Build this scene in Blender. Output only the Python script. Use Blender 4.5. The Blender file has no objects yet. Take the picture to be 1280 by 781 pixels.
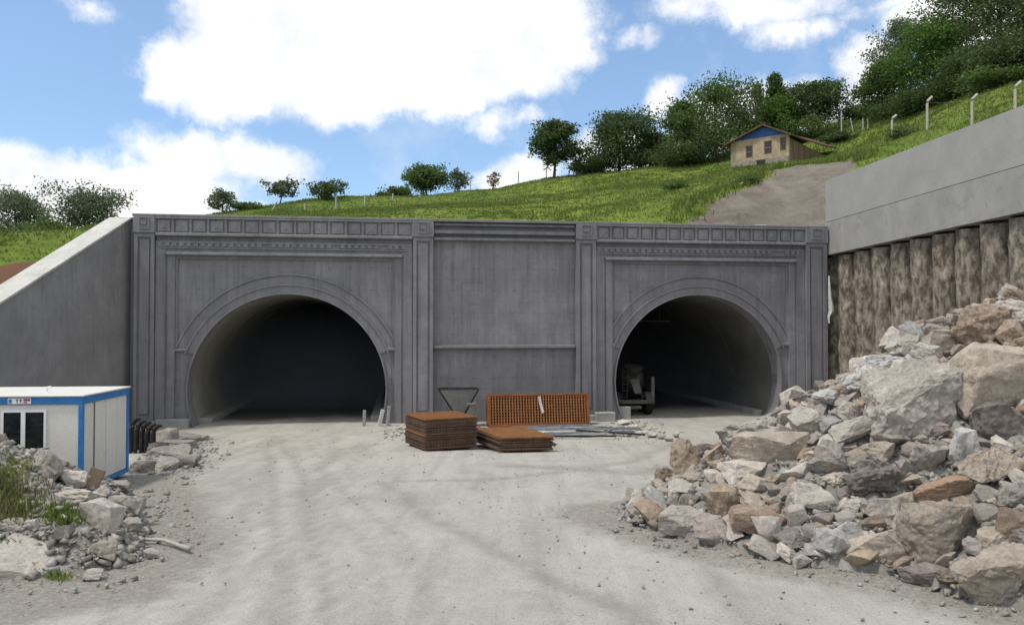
import bpy, bmesh, math, random
import numpy as np
from mathutils import Vector, Matrix, noise as mn
R = math.radians
rnd = random.Random(7)
scene = bpy.context.scene
COL = scene.collection
EYE = np.array([0.0, 0.0, 5.3]); PITCH = math.atan(0.0200); F = 1000.0

# ------------------------------------------------------------ camera and world
cd = bpy.data.cameras.new('camera'); cam = bpy.data.objects.new('camera', cd); COL.objects.link(cam)
cam.location = EYE; cam.rotation_euler = (R(90) + PITCH, 0, 0)
cd.sensor_width = 36; cd.lens = 36 * F / 1280; cd.clip_start = .1; cd.clip_end = 5000
scene.camera = cam

def ray(px, py):
    a = (px - 640) / F; b = (390.5 - py) / F
    return np.array([a, math.cos(PITCH) - b * math.sin(PITCH), math.sin(PITCH) + b * math.cos(PITCH)])
def at(px, py, Y):
    """surveyed point: sight line through a photo point, at distance Y in front of the camera"""
    d = ray(px, py); return EYE + d * (Y / d[1])

# ------------------------------------------------------------ helpers
def tag(o, label=None, cat=None, group=None, kind=None):
    if label: o['label'] = label
    if cat: o['category'] = cat
    if group: o['group'] = group
    if kind: o['kind'] = kind
    return o
def empty(name, loc=(0, 0, 0), rz=0, label=None, cat=None, group=None):
    o = bpy.data.objects.new(name, None); COL.objects.link(o)
    o.location = loc; o.rotation_euler = (0, 0, rz); o.empty_display_size = .3
    return tag(o, label, cat, group)
def copy_tree(o, parent=None):
    c = o.copy(); COL.objects.link(c); c.parent = parent
    for ch in list(o.children): copy_tree(ch, c)
    return c
def link(name, me, parent=None):
    o = bpy.data.objects.new(name, me); COL.objects.link(o)
    if parent: o.parent = parent
    return o
class MB:
    def __init__(s): s.v = []; s.f = []
    def add(s, vs, fs):
        n = len(s.v); s.v += [tuple(p) for p in vs]; s.f += [tuple(i + n for i in f) for f in fs]; return s
    def box(s, x0, x1, y0, y1, z0, z1, M=None):
        vs = [Vector((x, y, z)) for z in (z0, z1) for y in (y0, y1) for x in (x0, x1)]
        if M is not None: vs = [M @ v for v in vs]
        return s.add(vs, [(0, 2, 3, 1), (4, 5, 7, 6), (0, 1, 5, 4), (2, 6, 7, 3), (0, 4, 6, 2), (1, 3, 7, 5)])
    def bevel_box(s, x0, x1, y0, y1, z0, z1, b=.03, M=None):
        vs = []; 
        bm = bmesh.new(); bmesh.ops.create_cube(bm, size=1)
        for v in bm.verts: v.co = Vector(((x0 + x1) / 2 + v.co.x * (x1 - x0), (y0 + y1) / 2 + v.co.y * (y1 - y0), (z0 + z1) / 2 + v.co.z * (z1 - z0)))
        bmesh.ops.bevel(bm, geom=bm.edges[:], offset=b, segments=1, affect='EDGES', clamp_overlap=True)
        return s.bm(bm, M)
    def bm(s, bm, M=None):
        bm.verts.index_update()
        vs = [(M @ v.co) if M is not None else v.co.copy() for v in bm.verts]
        fs = [[v.index for v in f.verts] for f in bm.faces]; bm.free()
        return s.add(vs, fs)
    def tube(s, pts, r, n=8, cap=True):
        pts = [Vector(p) for p in pts]; rs = r if isinstance(r, (list, tuple)) else [r] * len(pts)
        vs = []; fs = []
        for i, p in enumerate(pts):
            d = (pts[min(i + 1, len(pts) - 1)] - pts[max(i - 1, 0)]).normalized()
            a = d.cross(Vector((0, 0, 1)) if abs(d.z) < .9 else Vector((1, 0, 0))).normalized(); b = d.cross(a)
            for k in range(n):
                t = 2 * math.pi * k / n; vs.append(p + (a * math.cos(t) + b * math.sin(t)) * rs[i])
        for i in range(len(pts) - 1):
            for k in range(n):
                fs.append((i * n + k, i * n + (k + 1) % n, (i + 1) * n + (k + 1) % n, (i + 1) * n + k))
        if cap: fs.append(tuple(range(n))[::-1]); fs.append(tuple((len(pts) - 1) * n + k for k in range(n)))
        return s.add(vs, fs)
    def prism(s, poly, y0, y1, M=None):
        """poly: (x,z) outline extruded along y"""
        n = len(poly); vs = [Vector((x, y0, z)) for x, z in poly] + [Vector((x, y1, z)) for x, z in poly]
        if M is not None: vs = [M @ v for v in vs]
        return s.add(vs, [tuple(range(n)), tuple(range(2 * n - 1, n - 1, -1))] + [(i, i + n, (i + 1) % n + n, (i + 1) % n) for i in range(n)])
    def build(s, name, mat, parent=None, smooth=False):
        me = bpy.data.meshes.new(name); me.from_pydata(s.v, [], s.f); me.update()
        bm = bmesh.new(); bm.from_mesh(me); bmesh.ops.recalc_face_normals(bm, faces=bm.faces); bm.to_mesh(me); bm.free()
        if mat: me.materials.append(mat)
        if smooth:
            for p in me.polygons: p.use_smooth = True
        return link(name, me, parent)
def np_mesh(name, V, Fq, mat, smooth=False, parent=None):
    """fast mesh from numpy arrays, faces all of the same size"""
    me = bpy.data.meshes.new(name); V = np.asarray(V, dtype=np.float32); Fq = np.asarray(Fq, dtype=np.int32)
    k = Fq.shape[1]
    me.vertices.add(len(V)); me.vertices.foreach_set('co', V.ravel())
    me.loops.add(Fq.size); me.loops.foreach_set('vertex_index', Fq.ravel())
    me.polygons.add(len(Fq)); me.polygons.foreach_set('loop_start', np.arange(0, Fq.size, k, dtype=np.int32))
    me.polygons.foreach_set('loop_total', np.full(len(Fq), k, dtype=np.int32))
    if smooth: me.polygons.foreach_set('use_smooth', np.ones(len(Fq), dtype=bool))
    me.update(calc_edges=True); me.validate()
    if mat: me.materials.append(mat)
    return link(name, me, parent)

# ------------------------------------------------------------ materials
def nodes(name):
    m = bpy.data.materials.new(name); m.use_nodes = True; nt = m.node_tree
    return m, nt, nt.nodes['Principled BSDF']
def N(nt, t, **kw):
    n = nt.nodes.new(t)
    for k, v in kw.items():
        if k in n.inputs: n.inputs[k].default_value = v
        else: setattr(n, k, v)
    return n
def noise_node(nt, vec, scale, detail=6, rough=.6, dist=0, stretch=None):
    if stretch:
        mp = N(nt, 'ShaderNodeMapping'); mp.inputs['Scale'].default_value = stretch; nt.links.new(vec, mp.inputs['Vector']); vec = mp.outputs['Vector']
    n = N(nt, 'ShaderNodeTexNoise', Scale=scale, Detail=detail, Roughness=rough, Distortion=dist)
    nt.links.new(vec, n.inputs['Vector']); return n.outputs['Fac']
def ramp(nt, fac, stops):
    r = N(nt, 'ShaderNodeValToRGB'); e = r.color_ramp.elements
    while len(e) < len(stops): e.new(.5)
    for i, (p, c) in enumerate(stops):
        e[i].position = p; e[i].color = (c, c, c, 1) if not isinstance(c, (tuple, list)) else (*c[:3], 1)
    nt.links.new(fac, r.inputs['Fac']); return r.outputs['Color']
def mix(nt, fac, a, b, mode='MIX'):
    m = N(nt, 'ShaderNodeMix', data_type='RGBA', blend_type=mode)
    for s, v in ((m.inputs[0], fac), (m.inputs[6], a), (m.inputs[7], b)):
        if hasattr(v, 'is_linked') or isinstance(v, bpy.types.NodeSocket): nt.links.new(v, s)
        else: s.default_value = v if isinstance(v, (int, float)) else (*v[:3], 1)
    return m.outputs[2]
def bump(nt, bsdf, h, dist=.02, strength=.6):
    b = N(nt, 'ShaderNodeBump', Strength=strength, Distance=dist); nt.links.new(h, b.inputs['Height']); nt.links.new(b.outputs[0], bsdf.inputs['Normal'])
def coords(nt, w='Object'):
    return N(nt, 'ShaderNodeTexCoord').outputs[w]
def noisy(name, c1, c2, scale=3, fine=40, bumpd=.01, rough=.85, stretch=None, metallic=0, c3=None, lo=.35, hi=.65):
    m, nt, b = nodes(name); v = coords(nt)
    n1 = noise_node(nt, v, scale, 6, .65, .3, stretch)
    c = ramp(nt, n1, [(lo, c1), (hi, c2)])
    n2 = noise_node(nt, v, fine, 4, .7)
    c = mix(nt, .55, c, ramp(nt, n2, [(.3, .55), (.7, 1.0)]), 'MULTIPLY') if fine else c
    if c3:
        n3 = noise_node(nt, v, scale * .6 + 1.3, 5, .6, 1.5)
        c = mix(nt, ramp(nt, n3, [(.55, 0.0), (.68, 1.0)]), c, c3)
    nt.links.new(c, b.inputs['Base Color']); b.inputs['Roughness'].default_value = rough; b.inputs['Metallic'].default_value = metallic
    b.inputs['Specular IOR Level'].default_value = .25
    if bumpd: bump(nt, b, n2 if fine else n1, bumpd)
    return m
def portal_material(name, base, streak=.8, seams=True):
    m, nt, b = nodes(name); v = coords(nt)
    big = noise_node(nt, v, .55, 7, .62, .4)
    c = ramp(nt, big, [(.3, [x * .82 for x in base]), (.7, [x * 1.14 for x in base])])
    st = noise_node(nt, v, 1.0, 6, .7, .2, (3.2, 3.2, .22))
    c = mix(nt, streak, c, ramp(nt, st, [(.28, .58), (.48, .98), (.75, 1.25)]), 'MULTIPLY')
    fi = noise_node(nt, v, 22, 4, .7)
    c = mix(nt, .5, c, ramp(nt, fi, [(.3, .78), (.7, 1.12)]), 'MULTIPLY')
    wd = noise_node(nt, v, 1.0, 7, .75, .3, (4.5, 4.5, .35)); wp = noise_node(nt, v, .5, 3, .5); wm = N(nt, 'ShaderNodeMath', operation='MULTIPLY'); nt.links.new(ramp(nt, wd, [(.54, 0.0), (.66, 1.0)]), wm.inputs[0]); nt.links.new(ramp(nt, wp, [(.42, 0.0), (.6, .55)]), wm.inputs[1]); c = mix(nt, wm.outputs[0], c, [x * .5 for x in base])   # water streaks
    sp = noise_node(nt, v, 2.3, 8, .75, 1.0, (2, 2, .8))          # lime bleeding through the paint
    c = mix(nt, ramp(nt, sp, [(.66, 0.0), (.80, .42)]), c, (.34, .33, .32))
    if seams:                                                     # shuttering board marks
        br = N(nt, 'ShaderNodeTexBrick', Scale=1.0); br.inputs['Brick Width'].default_value = 1.15; br.inputs['Row Height'].default_value = .62
        br.inputs['Mortar Size'].default_value = .012; br.inputs['Mortar Smooth'].default_value = .6; br.offset = .0
        br.inputs['Color1'].default_value = (1, 1, 1, 1); br.inputs['Color2'].default_value = (.93, .93, .94, 1); br.inputs['Mortar'].default_value = (.60, .60, .61, 1)
        mp = N(nt, 'ShaderNodeMapping'); mp.inputs['Rotation'].default_value = (R(90), 0, 0); nt.links.new(v, mp.inputs['Vector']); nt.links.new(mp.outputs[0], br.inputs['Vector'])
        c = mix(nt, .6, c, br.outputs['Color'], 'MULTIPLY')
    pa_ = noise_node(nt, v, .9, 3, .5, 2.5); c = mix(nt, ramp(nt, pa_, [(.56, 0.0), (.60, .35)]), c, [x * .72 for x in base])      # patched repairs
    if seams:                                                     # tie holes of the shuttering
        sx = N(nt, 'ShaderNodeSeparateXYZ'); nt.links.new(v, sx.inputs[0])
        def cell(sock, p):
            q = N(nt, 'ShaderNodeMath', operation='PINGPONG'); nt.links.new(sock, q.inputs[0]); q.inputs[1].default_value = p / 2; r = N(nt, 'ShaderNodeMath', operation='POWER'); nt.links.new(q.outputs[0], r.inputs[0]); r.inputs[1].default_value = 2; return r.outputs[0]
        s2 = N(nt, 'ShaderNodeMath', operation='ADD'); nt.links.new(cell(sx.outputs['X'], 1.15), s2.inputs[0]); nt.links.new(cell(sx.outputs['Z'], 1.24), s2.inputs[1])
        c = mix(nt, ramp(nt, s2.outputs[0], [(.0010, .45), (.0026, 0.0)]), c, (.04, .04, .04))
    nt.links.new(c, b.inputs['Base Color']); b.inputs['Roughness'].default_value = .7; b.inputs['Specular IOR Level'].default_value = .3
    bump(nt, b, fi, .012, .5)
    return m
MAT = {}
PB = (.232, .227, .236)
MAT['portal'] = portal_material('portal_paint', PB)
MAT['portal_trim'] = portal_material('portal_trim_paint', (.215, .210, .220), .7, False)
MAT['wing'] = portal_material('wing_wall_paint', (.235, .232, .235), .35, False)
MAT['concrete'] = portal_material('pale_concrete', (.50, .49, .45), .35, False)
MAT['beam'] = noisy('beam_concrete', (.33, .325, .305), (.39, .385, .36), .5, 30, .005, .85, (1, 1, 1), c3=(.31, .30, .28))
MAT['beam_low'] = noisy('beam_concrete_stained', (.29, .283, .265), (.375, .365, .34), .5, 30, .006, .85, (1.5, 1.5, .8), c3=(.24, .235, .215), lo=.3, hi=.6)
MAT['plinth'] = noisy('plinth_concrete', (.30, .30, .28), (.44, .43, .40), 1.5, 30, .01)
MAT['pile'] = noisy('shotcrete_pile', (.11, .085, .065), (.44, .39, .315), 1.7, 5, .06, .9, (2.0, 2.0, .9), lo=.40, hi=.68)
MAT['lag'] = noisy('earth_between_piles', (.05, .04, .03), (.12, .09, .065), 1.5, 12, .05, .95)
MAT['lining_shaded'] = noisy('tunnel_lining_shaded', (.13, .13, .115), (.20, .195, .175), .5, 18, .004, .8, (1, .6, 1))  # darker lining copy for the right bore, its shade put into the colour
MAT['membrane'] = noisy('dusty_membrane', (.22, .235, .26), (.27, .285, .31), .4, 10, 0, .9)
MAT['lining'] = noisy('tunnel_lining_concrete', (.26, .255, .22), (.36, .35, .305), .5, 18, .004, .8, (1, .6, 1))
MAT['rust'] = noisy('rusty_steel_mesh', (.27, .115, .045), (.37, .17, .07), 3, 30, .004, .85)
MAT['rust_dark'] = noisy('old_rusty_steel', (.12, .078, .055), (.185, .12, .085), 3, 30, .004, .85)
MAT['steel'] = noisy('galvanised_steel', (.22, .27, .32), (.42, .46, .50), 3, 30, .002, .45, metallic=.5)
MAT['steel_pale'] = noisy('pale_timber_boards', (.50, .50, .47), (.62, .62, .60), 3, 30, .002, .6)
MAT['dark_steel'] = noisy('dark_steel', (.025, .024, .023), (.06, .055, .05), 4, 30, .004, .6, metallic=.3)
MAT['truck'] = noisy('dusty_truck_paint', (.035, .035, .033), (.085, .08, .075), 2, 20, .003, .6)
MAT['truck_pale'] = noisy('dusty_white_paint', (.12, .115, .105), (.20, .19, .175), 2, 20, .003, .6)
MAT['rubber'] = noisy('black_rubber', (.012, .012, .012), (.035, .033, .03), 5, 30, .004, .8)
MAT['white'] = noisy('white_panel', (.72, .70, .63), (.79, .77, .70), .8, 20, .001, .5, (1, 1, .35), c3=(.62, .60, .52))
MAT['white_side'] = MAT['white']
MAT['pvc'] = noisy('white_window_plastic', (.72, .72, .72), (.78, .78, .78), 2, 0, 0, .35)
MAT['blue'] = noisy('blue_painted_trim', (.03, .17, .45), (.05, .24, .55), 3, 20, .001, .4)
MAT['red'] = noisy('red_sign_paint', (.4, .03, .04), (.5, .05, .06), 3, 0, 0, .5)
MAT['black'] = noisy('black_sign_paint', (.015, .015, .02), (.03, .03, .03), 3, 0, 0, .5)
MAT['wood'] = noisy('weathered_wood', (.16, .115, .08), (.25, .19, .14), 4, 30, .004, .85, (1, 1, .3))
MAT['pale_wood'] = noisy('bleached_wood', (.36, .34, .29), (.5, .47, .41), 6, 30, .004, .85)
MAT['post'] = noisy('fence_post_concrete', (.38, .37, .33), (.5, .49, .44), 3, 20, .003, .85)
MAT['bark'] = noisy('bark', (.05, .04, .03), (.11, .09, .07), 3, 12, .02, .95)
MAT['house'] = noisy('house_plaster', (.34, .27, .17), (.50, .41, .28), 1.6, 10, .03, .9, c3=(.24, .20, .15))
MAT['house_side'] = noisy('brown_plaster', (.16, .115, .075), (.26, .20, .14), 1.2, 10, .02, .9, (3, 3, .6))
MAT['stone_base'] = noisy('rubble_stone_base', (.22, .19, .14), (.38, .34, .26), 3, 10, .05, .9)
MAT['tarp'] = noisy('blue_tarpaulin', (.02, .07, .26), (.045, .14, .40), 1.5, 8, .03, .5)
MAT['rooftile'] = noisy('old_roof_tiles', (.10, .055, .04), (.20, .12, .085), 3, 10, .04, .9)
MAT['cloth'] = noisy('pale_fabric', (.5, .49, .46), (.62, .61, .58), 3, 20, .01, .9)
MAT['hopper'] = noisy('grey_hopper_paint', (.17, .175, .16), (.24, .245, .23), 2, 20, .004, .7)
m, nt, b = nodes('dark_glass'); b.inputs['Base Color'].default_value = (.012, .014, .016, 1); b.inputs['Roughness'].default_value = .08; MAT['glass'] = m

def foliage(name, c1, c2, sub=.42):
    m, nt, b = nodes(name)
    g = N(nt, 'ShaderNodeNewGeometry'); oi = N(nt, 'ShaderNodeObjectInfo')
    c = ramp(nt, g.outputs['Random Per Island'], [(0, c1), (1, c2)])
    n1 = noise_node(nt, coords(nt), .6, 3, .6)
    c = mix(nt, .6, c, ramp(nt, n1, [(.35, .6), (.65, 1.25)]), 'MULTIPLY')
    nt.links.new(c, b.inputs['Base Color']); b.inputs['Roughness'].default_value = .6; b.inputs['Specular IOR Level'].default_value = .2
    tr = N(nt, 'ShaderNodeBsdfTranslucent'); nt.links.new(c, tr.inputs['Color'])
    ms = N(nt, 'ShaderNodeMixShader'); ms.inputs[0].default_value = sub
    out = nt.nodes['Material Output']; nt.links.new(b.outputs[0], ms.inputs[1]); nt.links.new(tr.outputs[0], ms.inputs[2]); nt.links.new(ms.outputs[0], out.inputs['Surface'])
    return m
FOL = {
 'dark': foliage('foliage_dark_green', (.042, .072, .028), (.13, .19, .062)),
 'mid': foliage('foliage_mid_green', (.055, .10, .03), (.155, .235, .065)),
 'light': foliage('foliage_light_green', (.05, .11, .022), (.14, .25, .045)),
 'grey': foliage('foliage_grey_green', (.09, .125, .07), (.21, .25, .155)),
 'red': foliage('foliage_reddish', (.14, .09, .06), (.26, .18, .12)),
}
GRASS = foliage('grass_blades', (.105, .16, .03), (.205, .26, .055))
GRASS_DRY = foliage('dry_grass_blades', (.12, .14, .05), (.26, .25, .12))

def rockmat(name, c1, c2, c3):
    m, nt, b = nodes(name); v = N(nt, 'ShaderNodeNewGeometry').outputs['Position']; oi = N(nt, 'ShaderNodeObjectInfo')
    av = N(nt, 'ShaderNodeVectorMath', operation='ADD'); nt.links.new(v, av.inputs[0])
    sc = N(nt, 'ShaderNodeMath', operation='MULTIPLY'); sc.inputs[1].default_value = 37; nt.links.new(oi.outputs['Random'], sc.inputs[0]); nt.links.new(sc.outputs[0], av.inputs[1]); vv = av.outputs[0]
    n1 = noise_node(nt, vv, 1.5, 8, .7, .5); c = ramp(nt, n1, [(.33, c1), (.66, c2)])
    n3 = noise_node(nt, vv, 3.2, 7, .65, 1.0); c = mix(nt, ramp(nt, n3, [(.52, 0.0), (.66, .8)]), c, c3)
    n2 = noise_node(nt, vv, 13, 9, .8)
    c = mix(nt, .75, c, ramp(nt, n2, [(.3, .5), (.5, 1.0), (.72, 1.25)]), 'MULTIPLY')
    r2 = N(nt, 'ShaderNodeMapRange'); r2.inputs['To Min'].default_value = .78; r2.inputs['To Max'].default_value = 1.18; nt.links.new(oi.outputs['Random'], r2.inputs['Value'])
    c = mix(nt, 1.0, c, r2.outputs[0], 'MULTIPLY')
    nt.links.new(c, b.inputs['Base Color']); b.inputs['Roughness'].default_value = .92; b.inputs['Specular IOR Level'].default_value = .15
    bump(nt, b, n2, .05, .9)
    return m
ROCK = {
 'pale': rockmat('pale_grey_rock', (0.415, 0.380, 0.337), (0.590, 0.541, 0.480), (0.458, 0.396, 0.326)),
 'grey': rockmat('grey_rock', (0.273, 0.249, 0.220), (0.415, 0.380, 0.337), (0.480, 0.432, 0.377)),
 'beige': rockmat('beige_rock', (0.339, 0.291, 0.235), (0.502, 0.442, 0.367), (0.295, 0.234, 0.173)),
 'tan': rockmat('tan_rock', (0.393, 0.312, 0.224), (0.524, 0.437, 0.337), (0.306, 0.213, 0.138)),
 'brown': rockmat('brown_rock', (0.240, 0.182, 0.138), (0.360, 0.281, 0.214), (0.415, 0.353, 0.291)),
 'orange': rockmat('orange_brown_rock', (0.327, 0.218, 0.148), (0.415, 0.291, 0.204), (0.262, 0.198, 0.148)),
 'dark': rockmat('dark_grey_rock', (0.164, 0.145, 0.128), (0.273, 0.244, 0.220), (0.371, 0.333, 0.291)),
 'blue': rockmat('blue_grey_rock', (0.371, 0.364, 0.342), (0.546, 0.525, 0.495), (0.371, 0.353, 0.337)),
 'purple': rockmat('mauve_grey_rock', (0.251, 0.213, 0.194), (0.371, 0.317, 0.291), (0.360, 0.322, 0.296)),
}
# ------------------------------------------------------------ ground
def fbm(X, Y, s, seed=0, octs=4):
    """cheap value-noise fbm on arrays"""
    X = np.asarray(X, float); Y = np.asarray(Y, float); out = 0; amp = 1; tot = 0
    for o in range(octs):
        x = X * s + 17.3 * seed + 5.1 * o; y = Y * s - 9.7 * seed + 3.3 * o
        xi = np.floor(x); yi = np.floor(y); fx = x - xi; fy = y - yi; fx = fx * fx * (3 - 2 * fx); fy = fy * fy * (3 - 2 * fy)
        h = lambda a, b: np.modf(np.abs(np.sin(a * 127.1 + b * 311.7 + seed) * 43758.5453))[0]
        v = (h(xi, yi) * (1 - fx) + h(xi + 1, yi) * fx) * (1 - fy) + (h(xi, yi + 1) * (1 - fx) + h(xi + 1, yi + 1) * fx) * fy
        out = out + amp * (v - .5); tot += amp; amp *= .5; s *= 2.03
    return out / tot * 2
def gbase(X, Y): return np.interp(Y, [4, 12, 16, 20, 24, 38, 43, 60], [1.16, 1.13, 1.08, .98, .82, .17, 0, 0])
def ground_hit(px, py):
    d = ray(px, py); Y = 10.0
    for _ in range(60):
        p = EYE + d * (Y / d[1]); e = p[2] - gbase(p[0], p[1]); Y += e / (-(d[2] / d[1]) + .05) * .6
        if not 3 < Y < 400: break
    return EYE + d * (Y / d[1])
def seg_dist(X, Y, pts):
    best = np.full(np.shape(X), 1e9)
    for (x0, y0), (x1, y1) in zip(pts[:-1], pts[1:]):
        dx, dy = x1 - x0, y1 - y0; t = np.clip(((X - x0) * dx + (Y - y0) * dy) / (dx * dx + dy * dy + 1e-9), 0, 1)
        best = np.minimum(best, np.hypot(X - x0 - t * dx, Y - y0 - t * dy))
    return best
def inside(X, Y, poly):
    r = np.zeros(np.shape(X), bool); n = len(poly)
    for i in range(n):
        x0, y0 = poly[i]; x1, y1 = poly[(i + 1) % n]
        c = ((y0 > Y) != (y1 > Y)) & (X < (x1 - x0) * (Y - y0) / ((y1 - y0) + 1e-12) + x0); r ^= c
    return r
G = lambda pts: [tuple(ground_hit(*p)[:2]) for p in pts]
# big heap on the right
front_toe = G([(748, 640), (795, 658), (840, 670), (900, 685), (1000, 705), (1130, 722), (1190, 742), (1290, 765)]) + [(12, 9.5), (26, 8)]
back_toe = [front_toe[0]] + [(3.7, 21.8), (5.0, 24.8), (6.6, 28.0), (10.0, 31.0), (14, 33.5), (24, 35)]
heap_poly = front_toe + back_toe[::-1]
def heap_h(X, Y):
    X = np.asarray(X, float); Y = np.asarray(Y, float)
    df = seg_dist(X, Y, front_toe); db = seg_dist(X, Y, back_toe)
    a = .49 * df + .10; b = .60 * db + .06
    h = -np.log(np.exp(-a * 2.2) + np.exp(-b * 2.2)) / 2.2
    h = np.minimum(h, 5.2 + .1 * (h - 5.2))
    h = h + fbm(X, Y, .55, 3, 3) * np.minimum(.45, h * .5)
    return np.where(inside(X, Y, heap_poly), np.maximum(h, 0), -.3)
# rubble on the left
ltoe = G([(-70, 735), (0, 722), (60, 722), (118, 716), (170, 700), (188, 670), (184, 640), (160, 612), (120, 600), (60, 585)]) + [(-17, 24), (-24, 20), (-22, 13)]
def left_h(X, Y):
    X = np.asarray(X, float); Y = np.asarray(Y, float)
    d = seg_dist(X, Y, ltoe + [ltoe[0]]); h = np.minimum(.52 * d, 1.5 + .03 * d) + fbm(X, Y, .9, 5, 3) * np.minimum(.25, d * .3)
    return np.where(inside(X, Y, ltoe), np.maximum(h, 0), -.3)
def surf(X, Y): return gbase(X, Y) + np.maximum(0, np.maximum(heap_h(X, Y), left_h(X, Y)))
def surf_hit(px, py):
    d = ray(px, py); Y = np.arange(8, 60, .05); P = EYE[None] + d[None] * (Y / d[1])[:, None]
    e = P[:, 2] - surf(P[:, 0], P[:, 1]); k = np.argmax(e < 0)
    return P[k] if e[k] < 0 else None

xs = np.concatenate([[-900, -400, -150, -60, -38], np.arange(-28, 26, .2), [34, 60, 150, 400, 900]])
ys = np.concatenate([[-400, -100, -30, -5, 4], np.arange(8, 62, .2), [70, 100, 140, 300, 900]])
XX, YY = np.meshgrid(xs, ys); ZZ = gbase(XX, YY)
near = ((YY > 6) & (YY < 50) & (XX > -28) & (XX < 26)).astype(float)
ZZ = ZZ + near * (fbm(XX, YY, .35, 1, 3) * .06 + fbm(XX, YY, 2.2, 2, 3) * .018)
track_px = [[(478, 602), (505, 625), (540, 648), (575, 668), (620, 690), (680, 715), (750, 745), (830, 790)],
            [(420, 545), (410, 580), (395, 620), (370, 680), (330, 781)], [(345, 545), (330, 590), (300, 650), (250, 781)],
            [(860, 545), (800, 575), (700, 590), (600, 600), (500, 600)], [(880, 552), (820, 590), (720, 620), (600, 700), (560, 781)],
            [(300, 560), (235, 600), (225, 640), (250, 700)], [(860, 580), (790, 590), (720, 585), (640, 582)]]
tw = [(.28, .42), (.35, .28), (.35, .28), (.35, .35), (.4, .12), (.35, .3), (.6, .45)]
for k in range(15):
    b_ = 130 + k * 43 + rnd.uniform(-16, 16); t_ = 285 + (b_ - 130) * .25; m_ = (b_ * .35 + t_ * .65) + 18 * math.sin(k * 1.3)
    track_px.append([(t_, 549), (m_, 600), (b_ * .75 + t_ * .25 + 10, 690), (b_ + 20, 790)]); tw.append((rnd.uniform(.10, .22), rnd.uniform(.15, .42) * (1 if k < 10 else .5)))
TR = np.zeros_like(XX)
for pts, (w, a) in zip(track_px, tw):
    d = seg_dist(XX + fbm(XX, YY, .5, 8, 2) * .25, YY, G(pts)); g = np.exp(-(d / w) ** 2) * a
    TR = np.maximum(TR, g); ZZ -= near * g * .05
    ZZ += near * .035 * a * np.exp(-((d - w * 1.9) / (w * .6)) ** 2)
GR = np.clip(1.15 - seg_dist(XX, YY, front_toe) / 1.6, 0, 1) * inside(XX, YY, [(2, 30), (-1, 18), (3, 13), (9, 9), (30, 6), (30, 33)])
GR = np.maximum(GR, np.clip(1.3 - seg_dist(XX, YY, ltoe) / 1.5, 0, 1))
GR = np.maximum(GR, np.clip(1.2 - seg_dist(XX, YY, G([(170, 600), (215, 625), (222, 690), (150, 735), (0, 760)])) / 1.3, 0, 1))
GR = np.maximum(GR, .8 * np.clip(1.3 - seg_dist(XX, YY, G([(185, 600), (215, 570), (245, 548)])) / 1.5, 0, 1))
SHD = np.clip((-( XX + 20.4) * -math.sin(math.atan2(5.4, 39.2)) * -1 + (YY - 42.9) * math.cos(math.atan2(5.4, 39.2)) + fbm(XX, YY, .5, 41, 3) * 1.5 - np.where(XX < -2, 1.8, 5.0)) / 3.0, 0, 1)  # mask of the painted tunnel shade, rising inwards from each mouth
GR[(inside(XX, YY, heap_poly)) | inside(XX, YY, ltoe)] = 1
ny, nx = XX.shape
V = np.stack([XX, YY, ZZ], -1).reshape(-1, 3)
I = np.arange(nx * ny).reshape(ny, nx)
Fq = np.stack([I[:-1, :-1], I[:-1, 1:], I[1:, 1:], I[1:, :-1]], -1).reshape(-1, 4)

m, nt, b = nodes('dusty_gravel'); v = coords(nt)
big = noise_node(nt, v, .22, 6, .6, .5); c = ramp(nt, big, [(.25, (.37, .352, .31)), (.7, (.445, .426, .38))])
md = noise_node(nt, v, 1.1, 7, .7, .8, (1, .6, 1)); c = mix(nt, .8, c, ramp(nt, md, [(.32, .84), (.5, .99), (.70, 1.08)]), 'MULTIPLY')
mp_ = N(nt, 'ShaderNodeMapping'); mp_.inputs['Rotation'].default_value = (0, 0, R(-21)); mp_.inputs['Scale'].default_value = (1.5, .12, 1); nt.links.new(v, mp_.inputs['Vector']); sn = N(nt, 'ShaderNodeTexNoise', Scale=1.0, Detail=7, Roughness=.7); nt.links.new(mp_.outputs[0], sn.inputs['Vector']); c = mix(nt, .8, c, ramp(nt, sn.outputs['Fac'], [(.32, .78), (.5, .99), (.70, 1.12)]), 'MULTIPLY')
a1 = N(nt, 'ShaderNodeAttribute', attribute_name='track'); a2 = N(nt, 'ShaderNodeAttribute', attribute_name='gravel')
br = noise_node(nt, v, 2.5, 5, .7)
def madd(x, y, k, o=0.):
    q = N(nt, 'ShaderNodeMath', operation='MULTIPLY_ADD'); nt.links.new(y, q.inputs[0]); q.inputs[1].default_value = k
    nt.links.new(x, q.inputs[2]); r = N(nt, 'ShaderNodeMath', operation='ADD', use_clamp=True); nt.links.new(q.outputs[0], r.inputs[0]); r.inputs[1].default_value = o; return r.outputs[0]
c = mix(nt, ramp(nt, madd(a1.outputs['Fac'], br, .7, -.35), [(.03, 0.0), (.55, .8)]), c, (.25, .238, .20))
gv = noise_node(nt, v, 9, 6, .8); gcol = ramp(nt, gv, [(.3, (.17, .155, .13)), (.55, (.285, .265, .23)), (.75, (.44, .415, .37))])
c = mix(nt, ramp(nt, madd(a2.outputs['Fac'], br, .9, -.45), [(.25, 0.0), (.75, .92)]), c, gcol)
fi = noise_node(nt, v, 28, 6, .8); c = mix(nt, .6, c, ramp(nt, fi, [(.36, .48), (.5, 1.0), (.66, 1.18)]), 'MULTIPLY')
vo = N(nt, 'ShaderNodeTexVoronoi', Scale=13.0); nt.links.new(v, vo.inputs['Vector'])
c = mix(nt, ramp(nt, vo.outputs['Distance'], [(.06, .6), (.2, 0.0)]), c, (.24, .23, .205))
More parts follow.
